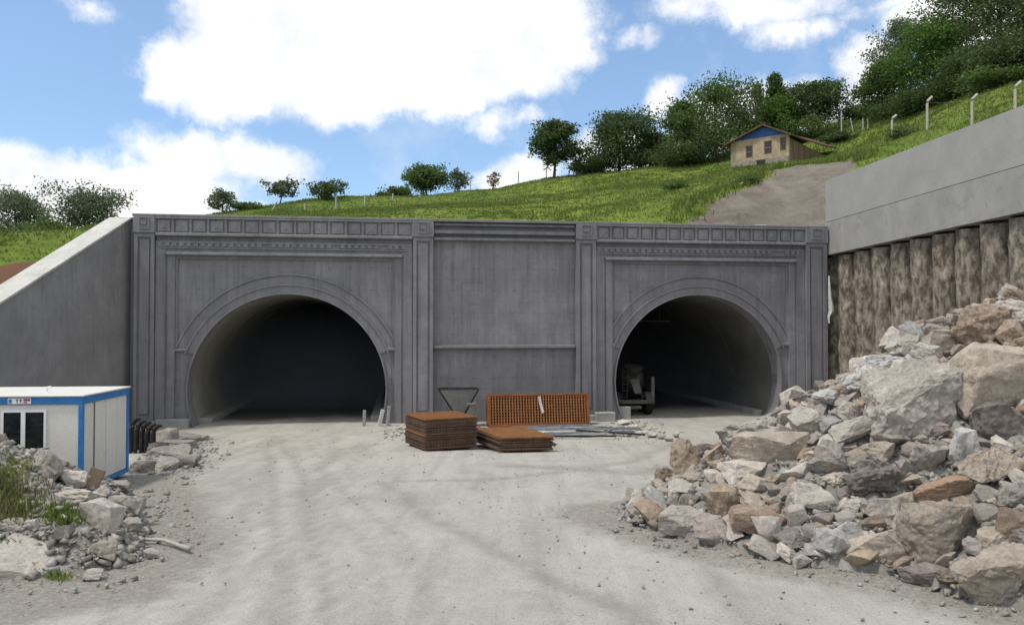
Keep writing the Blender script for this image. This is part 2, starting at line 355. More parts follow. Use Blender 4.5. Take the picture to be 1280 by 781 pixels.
a3 = N(nt, 'ShaderNodeAttribute', attribute_name='bore_shade'); c = mix(nt, a3.outputs['Fac'], c, (.115, .11, .10))  # ground darkened inside the bores: their shade painted into the colour
nt.links.new(c, b.inputs['Base Color']); b.inputs['Roughness'].default_value = .95; b.inputs['Specular IOR Level'].default_value = .1
hb = mix(nt, .5, fi, gv); bump(nt, b, hb, .05, .7)
GROUND = m
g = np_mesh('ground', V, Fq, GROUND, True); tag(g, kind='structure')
for nm, A in (('track', TR), ('gravel', GR), ('bore_shade', SHD)):
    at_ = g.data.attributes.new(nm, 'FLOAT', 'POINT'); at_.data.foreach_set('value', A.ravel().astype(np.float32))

# mounds under the rubble
SOIL = noisy('rubble_soil', (.19, .178, .155), (.34, .325, .295), 2.0, 14, .06, .95)
def mound(name, hf, x0, x1, y0, y1, st=.14):
    X, Y = np.meshgrid(np.arange(x0, x1, st), np.arange(y0, y1, st)); h = hf(X, Y)
    Z = gbase(X, Y) + h + np.where(h > .05, fbm(X, Y, 3.5, 9, 5) * .16, 0) - .02
    ny, nx = X.shape; I = np.arange(nx * ny).reshape(ny, nx)
    Fq = np.stack([I[:-1, :-1], I[:-1, 1:], I[1:, 1:], I[1:, :-1]], -1).reshape(-1, 4)
    keep = (h.ravel()[Fq] > -.2).any(1)
    o = np_mesh(name, np.stack([X, Y, Z], -1).reshape(-1, 3), Fq[keep], SOIL, True); return tag(o, kind='structure')
mound('rubble_mound', heap_h, 1, 24, 8, 35); mound('rubble_mound', left_h, -25, -6, 11, 26)

# ------------------------------------------------------------ rocks
def rock_mesh(seed, n=16, cuts=4, amp=.05, name='rock', blocky=0., extra=None):
    r = random.Random(seed); bm = bmesh.new()
    for i in range(n):
        v = Vector((r.gauss(0, 1), r.gauss(0, 1), r.gauss(0, 1))).normalized() * r.uniform(.72, 1)
        if blocky: v = Vector([math.copysign(abs(c) ** (1 - blocky), c) for c in v])
        bm.verts.new(v)
    res = bmesh.ops.convex_hull(bm, input=bm.verts[:])
    bmesh.ops.delete(bm, geom=[e for e in res['geom_interior'] if isinstance(e, bmesh.types.BMVert)], context='VERTS')
    if cuts > 3: bmesh.ops.bevel(bm, geom=bm.edges[:], offset=.02, segments=1, affect='EDGES', clamp_overlap=True); bmesh.ops.triangulate(bm, faces=bm.faces[:])
    if cuts > 3:
        for it in range(6):
            L = [e for e in bm.edges if e.calc_length() > 1.25 / cuts]
            if not L or len(bm.faces) > cuts * cuts * 60: break
            bmesh.ops.subdivide_edges(bm, edges=L, cuts=1); bmesh.ops.triangulate(bm, faces=[f for f in bm.faces if len(f.verts) > 3])
    off = Vector((r.uniform(0, 99), r.uniform(0, 99), r.uniform(0, 99)))
    if amp:
        bm.normal_update()
        for v in bm.verts:
            p = v.co; k = mn.fractal(p * 2.4 + off, .9, 2.1, 6) * amp * 1.1 - abs(mn.noise(p * 2.1 - off)) * amp * .9
            s = mn.noise(Vector((p.x * 1.5, p.y * 1.5, p.z * 6)) + off) * amp * .6
            t = mn.noise(p * 11 + off) * amp * (.5 if amp < .08 else .7)
            v.co += v.normal * (k + s + t)
    lo = [min(v.co[i] for v in bm.verts) for i in range(3)]; hi = [max(v.co[i] for v in bm.verts) for i in range(3)]
    for v in bm.verts: v.co = Vector([(v.co[i] - lo[i]) / (hi[i] - lo[i]) * 2 - 1 for i in range(3)])
    me = bpy.data.meshes.new(name); bm.to_mesh(me); bm.free(); me.materials.append(None); return me
def put_rock(me, loc, sc, rot, mat, name='rock'):
    o = link(name, me); o.location = loc; o.scale = sc; o.rotation_euler = rot
    o.material_slots[0].link = 'OBJECT'; o.material_slots[0].material = mat; return o
placed = []
# px, py, w, h, colour, depth factor, blocky, amp, label, name
HERO = [
 (1243, 723, 104, 82, 'beige', .8, .2, .07, 'big angular boulder with white top and brown underside at the bottom right corner', 'boulder'),
 (1177, 664, 96, 78, 'beige', .8, .45, .05, 'large squarish beige boulder at the foot of the heap, left of the corner boulder', 'boulder'),
 (1140, 502, 112, 108, 'grey', .7, .35, .065, 'huge rough granular boulder high in the middle of the right heap', 'boulder'),
 (1240, 476, 112, 92, 'beige', .8, .3, .035, 'huge smooth pale tan boulder with a dark overhang at the right edge', 'boulder'),
 (1222, 412, 74, 62, 'brown', .8, .1, .08, 'rough pointed brown boulder at the top of the heap beside the pile wall', 'boulder'),
 (1268, 396, 70, 44, 'pale', .9, .2, .10, 'crumbling pale boulder on the very top of the heap at the right edge', 'boulder'),
 (1169, 430, 48, 36, 'beige', .9, .5, .03, 'rounded block with a flat pale top lying against the piles', 'rock'),
 (1137, 440, 32, 13, 'grey', 1., .2, .04, 'thin flat grey stone beside the flat topped block', 'rock'),
 (854, 651, 64, 38, 'pale', .8, .1, .04, 'pale grey wedge shaped boulder at the left foot of the right heap', 'boulder'),
 (817, 638, 48, 35, 'brown', .9, .15, .03, 'smooth rounded orange brown boulder leftmost at the foot of the right heap', 'boulder'),
 (856, 568, 34, 38, 'brown', .9, .0, .05, 'dark upright triangular rock standing alone at the left end of the heap', 'rock'),
 (934, 544, 76, 38, 'grey', .9, .2, .08, 'rough dark grey slab tilted in front of the right tunnel mouth', 'boulder'),
 (962, 562, 96, 44, 'beige', .8, .2, .03, 'broad smooth mauve beige slab under the tilted grey slab', 'boulder'),
 (905, 628, 44, 48, 'tan', .9, .2, .06, 'upright tan rock with rusty patches in the lower left of the heap', 'rock'),
 (944, 651, 62, 36, 'brown', .8, .45, .03, 'reddish brown squared block near the foot of the heap', 'rock'),
 (958, 662, 36, 36, 'pale', .9, .1, .03, 'round pale grey stone in front of the reddish brown block', 'rock'),
 (995, 645, 24, 30, 'pale', .6, .3, .02, 'small upright white stone in the lower middle of the heap', 'rock'),
 (1012, 622, 52, 40, 'pale', .9, .2, .06, 'rough light grey rock above the small white stone', 'rock'),
 (1186, 611, 94, 34, 'orange', .8, .1, .03, 'long flat pinkish slab on the right part of the heap', 'boulder'),
 (1240, 588, 82, 56, 'beige', .8, .0, .09, 'jagged beige rock pointing up at the right behind the pinkish slab', 'boulder'),
 (1206, 562, 42, 52, 'blue', .8, .3, .04, 'whitish blue upright block above the pinkish slab', 'boulder'),
 (1252, 530, 76, 54, 'dark', .8, .2, .05, 'dark grey boulder with pale seams under the tan overhang', 'boulder'),
 (1102, 679, 86, 38, 'beige', .8, .2, .03, 'low beige slab lying left of the squarish boulder', 'boulder'),
 (1058, 659, 38, 18, 'blue', .9, .2, .02, 'flat blue grey stone tipped on the lower heap', 'rock'),
 (1081, 699, 42, 26, 'tan', .9, .2, .02, 'yellowish angular stone at the front foot of the heap', 'rock'),
 (1156, 716, 58, 26, 'purple', .8, .1, .02, 'flat mauve triangular stone lying below the squarish boulder', 'rock'),
 (1205, 708, 38, 34, 'grey', .8, .5, .02, 'grey cubic stone between the squarish boulder and the corner boulder', 'rock'),
 (1009, 567, 30, 16, 'orange', .9, .2, .02, 'small bright orange stone beside the smooth mauve beige slab', 'rock'),
 (1092, 598, 86, 52, 'dark', .9, .2, .13, 'crumbly dark brown boulder in the middle of the heap', 'boulder'),
 (1075, 478, 62, 40, 'blue', .9, .2, .12, 'crumbling blue white slate on the upper left slope of the heap', 'boulder'),
 (1108, 456, 66, 24, 'blue', .9, .2, .12, 'flaky blue white slate lying above the huge granular boulder', 'boulder'),
 (1040, 500, 44, 30, 'blue', .9, .2, .10, 'pale slate chunk low on the upper left slope', 'rock'),
 (1012, 528, 46, 38, 'pale', .9, .2, .06, 'light grey rock at the upper left edge of the heap', 'rock'),
 (1062, 541, 56, 44, 'pale', .9, .3, .05, 'squarish pale rock left below the huge granular boulder', 'rock'),
 (1035, 575, 50, 50, 'grey', .9, .1, .08, 'rough greenish grey rock right of the bright orange stone', 'rock'),
 (930, 592, 58, 32, 'pale', .9, .1, .04, 'pale peaked rock below the broad mauve beige slab', 'rock'),
 (940, 607, 44, 30, 'beige', .9, .1, .04, 'beige rock just in front of the pale peaked rock', 'rock'),
 (992, 590, 36, 26, 'pale', .9, .1, .03, 'light oval stone in the middle left of the heap', 'rock'),
 (995, 604, 26, 15, 'tan', .9, .1, .03, 'small ochre stone under the light oval stone', 'rock'),
 (1105, 640, 50, 34, 'grey', .9, .2, .05, 'grey block left above the squarish boulder', 'rock'),
 (1128, 626, 36, 26, 'beige', .9, .2, .04, 'beige stone touching the left end of the pinkish slab', 'rock'),
 (1040, 680, 44, 40, 'blue', .9, .2, .06, 'blue grey rock at the front foot of the heap', 'rock'),
 (1002, 702, 26, 18, 'pale', .9, .2, .03, 'small pale stone lying foremost at the front of the heap', 'rock'),
 (1265, 655, 50, 40, 'brown', .8, .2, .04, 'brown grey boulder at the right edge above the corner boulder', 'boulder'),
 (1232, 645, 34, 30, 'grey', .9, .3, .03, 'grey stone right of the squarish boulder', 'rock'),
 (1268, 625, 44, 40, 'grey', .9, .1, .12, 'crumbly grey boulder at the right edge under the jagged beige rock', 'boulder'),
 (1165, 572, 50, 40, 'grey', .9, .1, .07, 'grey rock beside the whitish blue block', 'rock'),
 (1100, 566, 44, 30, 'beige', .9, .2, .05, 'beige rock at the lower left corner of the huge granular boulder', 'rock'),
]
LEFT = [
 (52, 694, 128, 44, 'pale', 1.2, .45, .03, 'long pale broken concrete slab lying at the front of the left rubble', 'concrete_slab'),
 (126, 645, 50, 42, 'pale', .8, .3, .03, 'pale slab tipped down the right side of the left rubble', 'concrete_slab'),
 (158, 632, 44, 28, 'grey', .9, .2, .05, 'rounded grey lump at the right end of the left rubble', 'rock'),
 (163, 656, 32, 18, 'grey', .9, .1, .05, 'small rounded grey stone in front of the grey lump', 'rock'),
 (40, 655, 22, 14, 'pale', 1., .2, .02, 'bright white stone in the left rubble above the long slab', 'rock'),
 (60, 582, 44, 40, 'pale', .8, .2, .09, 'crumbling pinkish concrete lump in front of the container window', 'concrete_lump'),
 (88, 600, 40, 26, 'pale', .9, .2, .07, 'pale crumbling concrete lump below the container corner', 'concrete_lump'),
 (100, 622, 60, 30, 'pale', .9, .2, .07, 'broken beige concrete piece in the middle of the left rubble', 'concrete_lump'),
 (14, 655, 34, 14, 'grey', 1., .3, .04, 'flat grey stone at the left edge of the rubble', 'rock'),
 (128, 690, 34, 26, 'beige', .9, .2, .05, 'beige stone right of the long pale slab', 'rock'),
 (117, 718, 26, 14, 'pale', .9, .2, .04, 'small pale stone at the foremost tip of the left rubble', 'rock'),
 (188, 692, 20, 12, 'pale', .9, .2, .03, 'small white stone lying alone right of the left rubble', 'rock'),
 (78, 668, 24, 22, 'dark', .9, .2, .03, 'dark stone on the far side of the long pale slab', 'rock'),
 (150, 608, 30, 16, 'grey', .9, .3, .03, 'grey slab fragment below the container side', 'rock'),
]
for k, (px, py, w, h, c, df, bl, amp, lab, nm) in enumerate(HERO + LEFT):
    hit = surf_hit(px, min(py + h * .40, 770))
    if hit is None: hit = ground_hit(px, py + h * .45)
    sx = w / 2 * hit[1] / F; sz = h / 2 * hit[1] / F; sy = (sx * .5 + sz * .5) * df
    Yc = hit[1] + sy * .45; P = at(px, py, Yc); sx = w / 2 * Yc / F * 1.04; sz = h / 2 * Yc / F * 1.06
    me = rock_mesh(100 + k, 13 if bl < .3 else 16, 13 if w > 90 else (10 if w > 60 else 6), amp * 1.25, nm, bl)
    o = put_rock(me, P, (sx, sy, sz), (0, 0, 0), ROCK[c], nm)
    tag(o, lab, 'boulder' if nm == 'boulder' else ('rock' if nm == 'rock' else 'rubble piece'), 'rocks of the right rubble heap' if k < len(HERO) else 'rocks and slabs of the left rubble')
    placed.append((P[0], P[1], P[2], max(sx, sy, sz)))

protos = [rock_mesh(500 + k, rnd.choice([9, 11, 13, 16]), 5, rnd.choice([.03, .05, .08]), 'rock', rnd.choice([0, .1, .3, .45])) for k in range(22)]
csel = ['pale'] * 6 + ['grey'] * 6 + ['beige'] * 8 + ['tan'] * 2 + ['brown'] * 2 + ['orange'] * 1 + ['dark'] * 1 + ['blue'] * 1 + ['purple'] * 3
cname = {'pale': 'pale grey', 'grey': 'mid grey', 'beige': 'beige', 'tan': 'sandy tan', 'brown': 'brown', 'orange': 'orange brown', 'dark': 'dark grey', 'blue': 'bluish grey', 'purple': 'mauve grey'}
def scatter(n, sampler, hf, side, rmin, rmax, where):
    cnt = 0; tries = 0
    while cnt < n and tries < n * 60:
        tries += 1; x, y = sampler(); h = float(hf(x, y))
        if h < -.1: continue
        z = float(gbase(x, y)) + max(h, 0)
        t = rnd.random(); r = rmin + (rmax - rmin) * t ** 1.6
        if any((x - a) ** 2 + (y - b_) ** 2 + (z - c_) ** 2 < (.66 * (r + q)) ** 2 for a, b_, c_, q in placed): continue
        c = rnd.choice(csel); s = (r * rnd.uniform(.8, 1.3), r * rnd.uniform(.7, 1.1), r * rnd.uniform(.5, .85))
        o = put_rock(rnd.choice(protos), (x, y, z + s[2] * .35), s, (rnd.uniform(-.6, .6), rnd.uniform(-.6, .6), rnd.uniform(0, 6.3)), ROCK[c])
        size = 'head sized' if r < (rmin + rmax) * .33 else 'knee high'
        tag(o, f'{size} {cname[c]} stone lying loose {where}', 'rock', f'{cname[c]} {size} stones {where}')
        placed.append((x, y, z, r)); cnt += 1
def samp_right():
    while True:
        t = rnd.random()
        px = rnd.uniform(790, 1285); py = rnd.uniform(376, 760); p = surf_hit(px, py)
        if p is not None and p[1] < 33 and heap_h(p[0], p[1]) > 0: return p[0] + rnd.gauss(0, .1), p[1] + rnd.gauss(0, .1)
scatter(246, samp_right, heap_h, 1, .15, .46, 'in the big right heap')
scatter(34, lambda: (rnd.uniform(-14, -6.8), rnd.uniform(12, 22)), left_h, 0, .10, .30, 'in the left rubble')

# small rubble: nobody could count it
def stones(name, pts, mats_, rs, mat):
    base = []
    for k in range(8):
        me = rock_mesh(900 + k, 6 + k % 2, 1, 0, 'tmp'); base.append((np.array([v.co for v in me.vertices]), [tuple(p.vertices) for p in me.polygons])); bpy.data.meshes.remove(me)
    Vs = []; Fs = []; n = 0
    for (x, y, z), r in zip(pts, rs):
        bv, bf = rnd.choice(base); a = rnd.uniform(0, 6.28); s = np.array([rnd.uniform(.7, 1.3), rnd.uniform(.7, 1.1), rnd.uniform(.5, .8)]) * r
        q = bv * s; t = rnd.uniform(-.7, .7); q = np.stack([q[:, 0], q[:, 1] * math.cos(t) - q[:, 2] * math.sin(t), q[:, 1] * math.sin(t) + q[:, 2] * math.cos(t)], 1)
        q = np.stack([q[:, 0] * math.cos(a) - q[:, 1] * math.sin(a) + x, q[:, 0] * math.sin(a) + q[:, 1] * math.cos(a) + y, q[:, 2] + z + r * .2], 1)
        Vs.append(q); Fs += [(f[0] + n, f[1] + n, f[2] + n) for f in bf if len(f) == 3]; n += len(q)
    return np_mesh(name, np.concatenate(Vs), Fs, mat)
m, nt, b = nodes('mixed_rubble'); gg = N(nt, 'ShaderNodeNewGeometry')
c = ramp(nt, gg.outputs['Random Per Island'], [(0, (.20, .18, .155)), (.3, (.28, .265, .235)), (.6, (.34, .31, .265)), (.72, (.29, .235, .18)), (.8, (.34, .33, .30)), (1, (.42, .40, .36))])
nf = noise_node(nt, coords(nt), 18, 5, .7); c = mix(nt, .6, c, ramp(nt, nf, [(.3, .65), (.7, 1.15)]), 'MULTIPLY')
nt.links.new(c, b.inputs['Base Color']); b.inputs['Roughness'].default_value = .95; bump(nt, b, nf, .01, .3); RUB = m
pts = []; rs = []
while len(pts) < 24000:
    k = 4000
    X = np.array([rnd.uniform(2, 23) for _ in range(k)]); Y = np.array([rnd.uniform(9, 33) for _ in range(k)]); h = heap_h(X, Y); Z = gbase(X, Y) + np.maximum(h, 0)
    for x, y, z, hh in zip(X, Y, Z, h):
        if hh > -.1: pts.append((x, y, z)); rs.append(.03 + .12 * rnd.random() ** 3)
tag(stones('rubble', pts, None, rs, RUB), 'small broken stones filling the big right heap', 'rubble', kind='stuff')
pts = []; rs = []
X = np.array([rnd.uniform(-16, -6) for _ in range(14000)]); Y = np.array([rnd.uniform(11.5, 24) for _ in range(14000)]); h = left_h(X, Y); Z = gbase(X, Y) + np.maximum(h, 0)
for x, y, z, hh in zip(X, Y, Z, h):
    if hh > -.1: pts.append((x, y, z)); rs.append(.025 + .11 * rnd.random() ** 3)
tag(stones('rubble', pts, None, rs, RUB), 'small broken stones filling the left rubble', 'rubble', kind='stuff')
pts = []; rs = []
k = 70000; X = np.array([rnd.uniform(-13, 13) for _ in range(k)]); Y = np.array([rnd.uniform(9.5, 42) for _ in range(k)])
dd = np.minimum(seg_dist(X, Y, front_toe), seg_dist(X, Y, ltoe)); hh = np.maximum(heap_h(X, Y), left_h(X, Y))
for x, y, d, h in zip(X, Y, dd, hh):
    if h < 0 and rnd.random() < .09 + .9 * math.exp(-d / .45):
        pts.append((x, y, float(gbase(x, y)) + .0)); rs.append((.008 + .035 * rnd.random() ** 7) * (2.0 if d < 1 else 1))
tag(stones('gravel', pts, None, rs, RUB), 'loose pebbles scattered over the dusty ground', 'gravel', kind='stuff')
# ------------------------------------------------------------ tunnel portal
P0 = np.array([-20.4, 42.9, 0.0]); ANG = math.atan2(5.4, 39.2); U = np.array([math.cos(ANG), math.sin(ANG), 0]); NN = np.array([-math.sin(ANG), math.cos(ANG), 0])
def pl(px, py, off=0.):
    d = ray(px, py); t = ((P0 + NN * off - EYE) @ NN) / (d @ NN); p = EYE + d * t; return (p - P0) @ U, p[2]
def w2(x, y, z=0.): return P0 + U * x + NN * y + np.array([0, 0, z])
X_ = lambda px, off=0.: pl(px, 400, off)[0]
TOP = 11.42; BASE = -.4
portal = empty('tunnel_portal', P0, ANG, 'long dark grey concrete portal wall with coffered frieze and two round tunnel mouths', 'tunnel portal')
mt = MAT['portal']; tt = MAT['portal_trim']
xL, xR = X_(168), X_(1030)
xp = [(X_(170), X_(195)), (X_(516), X_(541)), (X_(719), X_(743)), (X_(1004), X_(1030))]
bays = []
for (pa, pb, pc_) in ((235, 483, 367), (768, 975, 368)):
    a, c_ = X_(pa), X_(pb); cx = (a + c_) / 2; r = (c_ - a) / 2; zc = pl((pa + pb) / 2, pc_)[1]; bays.append((cx, r, zc - r))
TH = 1.1
def arch_face(mb, cx, r, zs, x0, x1, ztop, y0, y1, zb=BASE, n=48):
    al = math.asin((zs - zb) / r); th = [math.pi * k / n for k in range(n + 1)]
    P = [(cx - r * math.cos(t), zs + r * math.sin(t)) for t in th]
    LO = [(r * math.cos(al * k / 8), zs - r * math.sin(al * k / 8)) for k in range(9)]
    for y, fl in ((y0, 0), (y1, 1)):
        vs = []; fs = []
        for (x, z) in P: vs += [(x, y, z), (x, y, ztop)]
        for k in range(n): fs.append((2 * k, 2 * k + 2, 2 * k + 3, 2 * k + 1))
        for s_ in (-1, 1):
            b0 = len(vs)
            for (x, z) in LO: vs += [(cx + s_ * x, y, z), (cx + s_ * r, y, z)]
            fs += [(b0 + 2 * k, b0 + 2 * k + 2, b0 + 2 * k + 3, b0 + 2 * k + 1) for k in range(8)]
        b0 = len(vs); vs += [(x0, y, zb), (cx - r, y, zb), (cx - r, y, zs), (cx - r, y, ztop), (x0, y, ztop), (x0, y, zs)]
        fs += [(b0, b0 + 1, b0 + 2, b0 + 5), (b0 + 5, b0 + 2, b0 + 3, b0 + 4)]
        b0 = len(vs); vs += [(cx + r, y, zb), (x1, y, zb), (x1, y, zs), (x1, y, ztop), (cx + r, y, ztop), (cx + r, y, zs)]
        fs += [(b0, b0 + 1, b0 + 2, b0 + 5), (b0 + 5, b0 + 2, b0 + 3, b0 + 4)]
        mb.add(vs, fs)
    PP = [(cx - x, z) for x, z in LO[::-1]] + P[1:-1] + [(cx + x, z) for x, z in LO]
    vs = []; 
    for x, z in PP: vs += [(x, y0, z), (x, y1, z)]
    mb.add(vs, [(2 * k, 2 * k + 1, 2 * k + 3, 2 * k + 2) for k in range(len(PP) - 1)])
    mb.add([(x0, y0, ztop), (x1, y0, ztop), (x1, y1, ztop), (x0, y1, ztop)], [(0, 1, 2, 3)])
    mb.add([(x0, y0, zb), (x0, y1, zb), (x0, y1, ztop), (x0, y0, ztop), (x1, y0, zb), (x1, y1, zb), (x1, y1, ztop), (x1, y0, ztop)], [(0, 1, 2, 3), (4, 5, 6, 7)])
for (cx, r, zs), xa, xb in ((bays[0], xL - .0, (xp[1][0] + xp[1][1]) / 2), (bays[1], (xp[2][0] + xp[2][1]) / 2, xR)):
    mb = MB(); arch_face(mb, cx, r, zs, xa, xb, TOP - .5, 0, TH); mb.build('wall', mt, portal)
zl = pl(630, 434)[1]
mb = MB(); mb.box((xp[1][0] + xp[1][1]) / 2 + .002, (xp[2][0] + xp[2][1]) / 2 - .002, .10, TH, BASE, TOP - .5); mb.build('wall', mt, portal)
def hz(py, px=600): return pl(px, py)[1]
# archivolts
def ring(mb, cx, zs, r0, r1, y0, y1, zcut, n=64):
    P = []
    for k in range(n + 1):
        t = math.pi * k / n
        P.append(t)
    t0 = math.asin(max(-.9, min(1, (zcut - zs) / r1))); P = [t0 + (math.pi - 2 * t0) * k / n for k in range(n + 1)]
    vs = []
    for t in P:
        c_, s_ = math.cos(t), math.sin(t)
        vs += [(cx - r0 * c_, y0, zs + r0 * s_), (cx - r1 * c_, y0, zs + r1 * s_), (cx - r1 * c_, y1, zs + r1 * s_), (cx - r0 * c_, y1, zs + r0 * s_)]
    fs = []
    for k in range(n):
        a = 4 * k; b2 = a + 4
        for i in range(4): fs.append((a + i, a + (i + 1) % 4, b2 + (i + 1) % 4, b2 + i))
    fs += [(0, 3, 2, 1), (4 * n, 4 * n + 1, 4 * n + 2, 4 * n + 3)]; mb.add(vs, fs)
for bi, (cx, r, zs) in enumerate(bays):
    zi = pl(225 if bi == 0 else 760, 434 if bi == 0 else 428)[1]
    mb = MB(); ring(mb, cx, zs, r + .055, r + .435, -.10, 0.02, zi - .25); ring(mb, cx, zs, r + .437, r + .52, -.18, 0.02, zi - .35); mb.build('archivolt', tt, portal)
    mb = MB(); ring(mb, cx, zs, r + .525, r + .998, -.06, 0.02, zi); ring(mb, cx, zs, r + 1.0, r + 1.09, -.15, 0.02, zi); mb.build('archivolt', tt, portal)
    mb = MB(); ring(mb, cx, zs, r - .03, r + .05, -.16, 0.3, -.2); mb.build('arch_edge', MAT['plinth'] if 0 else tt, portal)
    # impost bars
    for s_ in (-1, 1):
        xi = cx + s_ * math.sqrt(max(0, (r + .55) ** 2 - (zi - zs) ** 2)); xo = cx + s_ * (r + .85)
        mb = MB(); mb.bevel_box(min(xi, xo), max(xi, xo), -.20, .02, zi - .22, zi - .06, .03); mb.build('impost', tt, portal)
# pilasters
for a, c_ in xp:
    mb = MB(); w = c_ - a; e = w * .17; zt = hz(291, 180) ; zt = TOP - 1.02
    y0, y1 = -.42, .02; zb = .62
    mb.box(a, a + e, y0, y1, BASE, zt); mb.box(c_ - e, c_, y0, y1, BASE, zt); mb.box(a + e, c_ - e, y0, y1, BASE, zb); mb.box(a + e, c_ - e, y0, y1, zt - .22, zt)
    mb.box(a + e + .002, c_ - e - .002, y0 + .12, y1, zb, zt - .22); pil = mb.build('pilaster', tt, portal)
    m2 = MB(); m2.bevel_box(a + e + .09, c_ - e - .09, y0 + .05, y0 + .125, zb + .12, zt - .36, .02); m2.build('raised_panel', tt, pil)
    mb = MB(); mb.bevel_box(a - .03, c_ + .03, y0 - .10, y1, zt + .002, TOP - .14, .02); cap = mb.build('pilaster_block', tt, portal)
    m2 = MB(); xm = (a + c_) / 2; q = w * .27
    for (x0, x1, z0, z1) in ((xm - q, xm + q, .78, .84), (xm - q, xm + q, .20, .26), (xm - q, xm - q + .07, .26, .78), (xm + q - .07, xm + q, .26, .78), (xm - q * .5, xm + q * .5, .44, .60)):
        m2.box(x0, x1, y0 - .16, y0 - .09, zt + z0, zt + z1)
    m2.build('ornament', tt, cap)
    mb = MB(); mb.bevel_box(a - .12, c_ + .12, y0 - .2, .02, BASE, .36, .04); mb.build('plinth', MAT['plinth'], portal)
# frames, cornices, dentils, coffers for both bays
def bay_trim(x0, x1, n):
    zc = TOP - .14
    mb = MB(); mb.box(x0, x1, -.36, .02, zc - .88, zc); mb.build('frieze', tt, portal)
    mb = MB(); mb.bevel_box(x0, x1, -.50, .02, zc - 1.02, zc - .86, .03); mb.build('cornice', tt, portal)
    mb = MB(); mb.bevel_box(x0 + .02, x1 - .02, -.50, -.34, zc - .1, zc - .01, .01); mb.build('frieze_rail', tt, portal)
    w = (x1 - x0) / n
    for k in range(n):
        a = x0 + k * w; b_ = a + w; m_ = .055
        mb = MB()
        mb.box(a + .004, a + m_, -.46, -.358, zc - .86, zc - .1); mb.box(b_ - m_, b_ - .004, -.46, -.358, zc - .86, zc - .1)
        i = .15; z0, z1 = zc - .76, zc - .19
        mb.box(a + i, b_ - i, -.42, -.358, z0, z1)
        cxx = (a + b_) / 2; czz = (z0 + z1) / 2; hw = (b_ - a) / 2 - i - .05; hh = (z1 - z0) / 2 - .05
        mb.add([(cxx - hw, -.42, czz - hh), (cxx + hw, -.42, czz - hh), (cxx + hw, -.42, czz + hh), (cxx - hw, -.42, czz + hh), (cxx, -.455, czz)], [(0, 1, 4), (1, 2, 4), (2, 3, 4), (3, 0, 4)])
        mb.build('coffer', tt, portal)
    # stepped mouldings under the cornice
    zA = zc - 1.02
    mb = MB(); mb.box(x0, x1, -.16, .02, zA - .26, zA - .001); mb.box(x0 + .02, x1 - .02, -.30, .02, zA - .36, zA - .26)
    mb.box(x0 + .3, x1 - .3, -.22, .02, zA - .86, zA - .361); mb.box(x0 + .25, x1 - .25, -.31, .02, zA - .66, zA - .60)
    mb.build('architrave', tt, portal)
    mb = MB(); k = x0 + .1; mb.box(x0 + .3, x1 - .3, -.224, -.216, zA - .55, zA - .362)
    while k < x1 - .35:
        if rnd.random() > .03: mb.box(k, k + .22, -.29 - rnd.uniform(0, .02), -.215, zA - .55 + rnd.uniform(-.01, .01), zA - .362)
        k += .37
    mb.build('dentil_course', tt, portal)
    mb = MB(); mb.bevel_box(x0 + .55, x1 - .55, -.42, .02, zA - 1.02, zA - .86, .03); mb.box(x0 + .6, x1 - .6, -.12, .02, zA - 1.2, zA - 1.02); mb.build('ledge', tt, portal)
    for s_ in (0, 1):                                  # nested vertical strips
        g_ = lambda p, q: (x0 + p, x0 + q) if s_ == 0 else (x1 - q, x1 - p)
        zb = BASE
        a, c_ = g_(0, .50); mb = MB(); mb.box(a, c_, -.26, .02, zb, zA - .36); mb.build('frame_strip', tt, portal)
        a, c_ = g_(.503, .60); mb = MB(); mb.box(a, c_, -.16, .02, zb, zA - .86); a, c_ = g_(.603, .98); mb.box(a, c_, -.21, .02, zb, zA - 1.02); a, c_ = g_(.983, 1.10); mb.box(a, c_, -.10, .02, (zi if 0 else 4.4), zA - 1.2); mb.build('frame_strip', tt, portal)
bay_trim(xp[0][1] + .03, xp[1][0] - .03, 15); bay_trim(xp[2][1] + .03, xp[3][0] - .03, 15)
a, c_ = xp[1][1] + .03, xp[2][0] - .03; zc = TOP - .14
mb = MB()
for z0, z1, y in ((zc - .20, zc - .04, -.30), (zc - .66, zc - .46, -.38), (zc - 1.02, zc - .86, -.30)): mb.bevel_box(a, c_, y, .11, z0, z1, .03)
mb.build('rail_moulding', tt, portal)
mb = MB(); mb.box(a, c_, -.02, .101, zc - .999, zc - .001); mb.build('frieze', tt, portal)
mb = MB(); mb.bevel_box(a, c_, -.28, .101, zl - .05, zl + .13, .03); mb.build('ledge', tt, portal)
# faint rectangular relief left on the middle field
xa, za = pl(577, 352); xb, zb_ = pl(603, 408)
mb = MB(); mb.box(xa, xa + .05, .085, .101, zb_, za); mb.box(xa + .05, xb, .085, .101, za - .05, za); mb.box(xb - .9, xb - .1, .085, .101, (za + zb_) / 2, (za + zb_) / 2 + .05); mb.build('relief', tt, portal)
mb = MB(); mb.bevel_box(xL - .02, xR + .02, -.50, TH + .02, TOP - .138, TOP, .02); mb.build('coping', MAT['portal_trim'], portal)
MB().box(xR + .001, xR + .5, .3, TH, BASE, TOP - .3).build('return_wall', MAT['lag'], portal); MB().box(X_(160) - .6, xL - .002, .35, TH, BASE, TOP - .12).build('return_wall', MAT['wing'], portal)

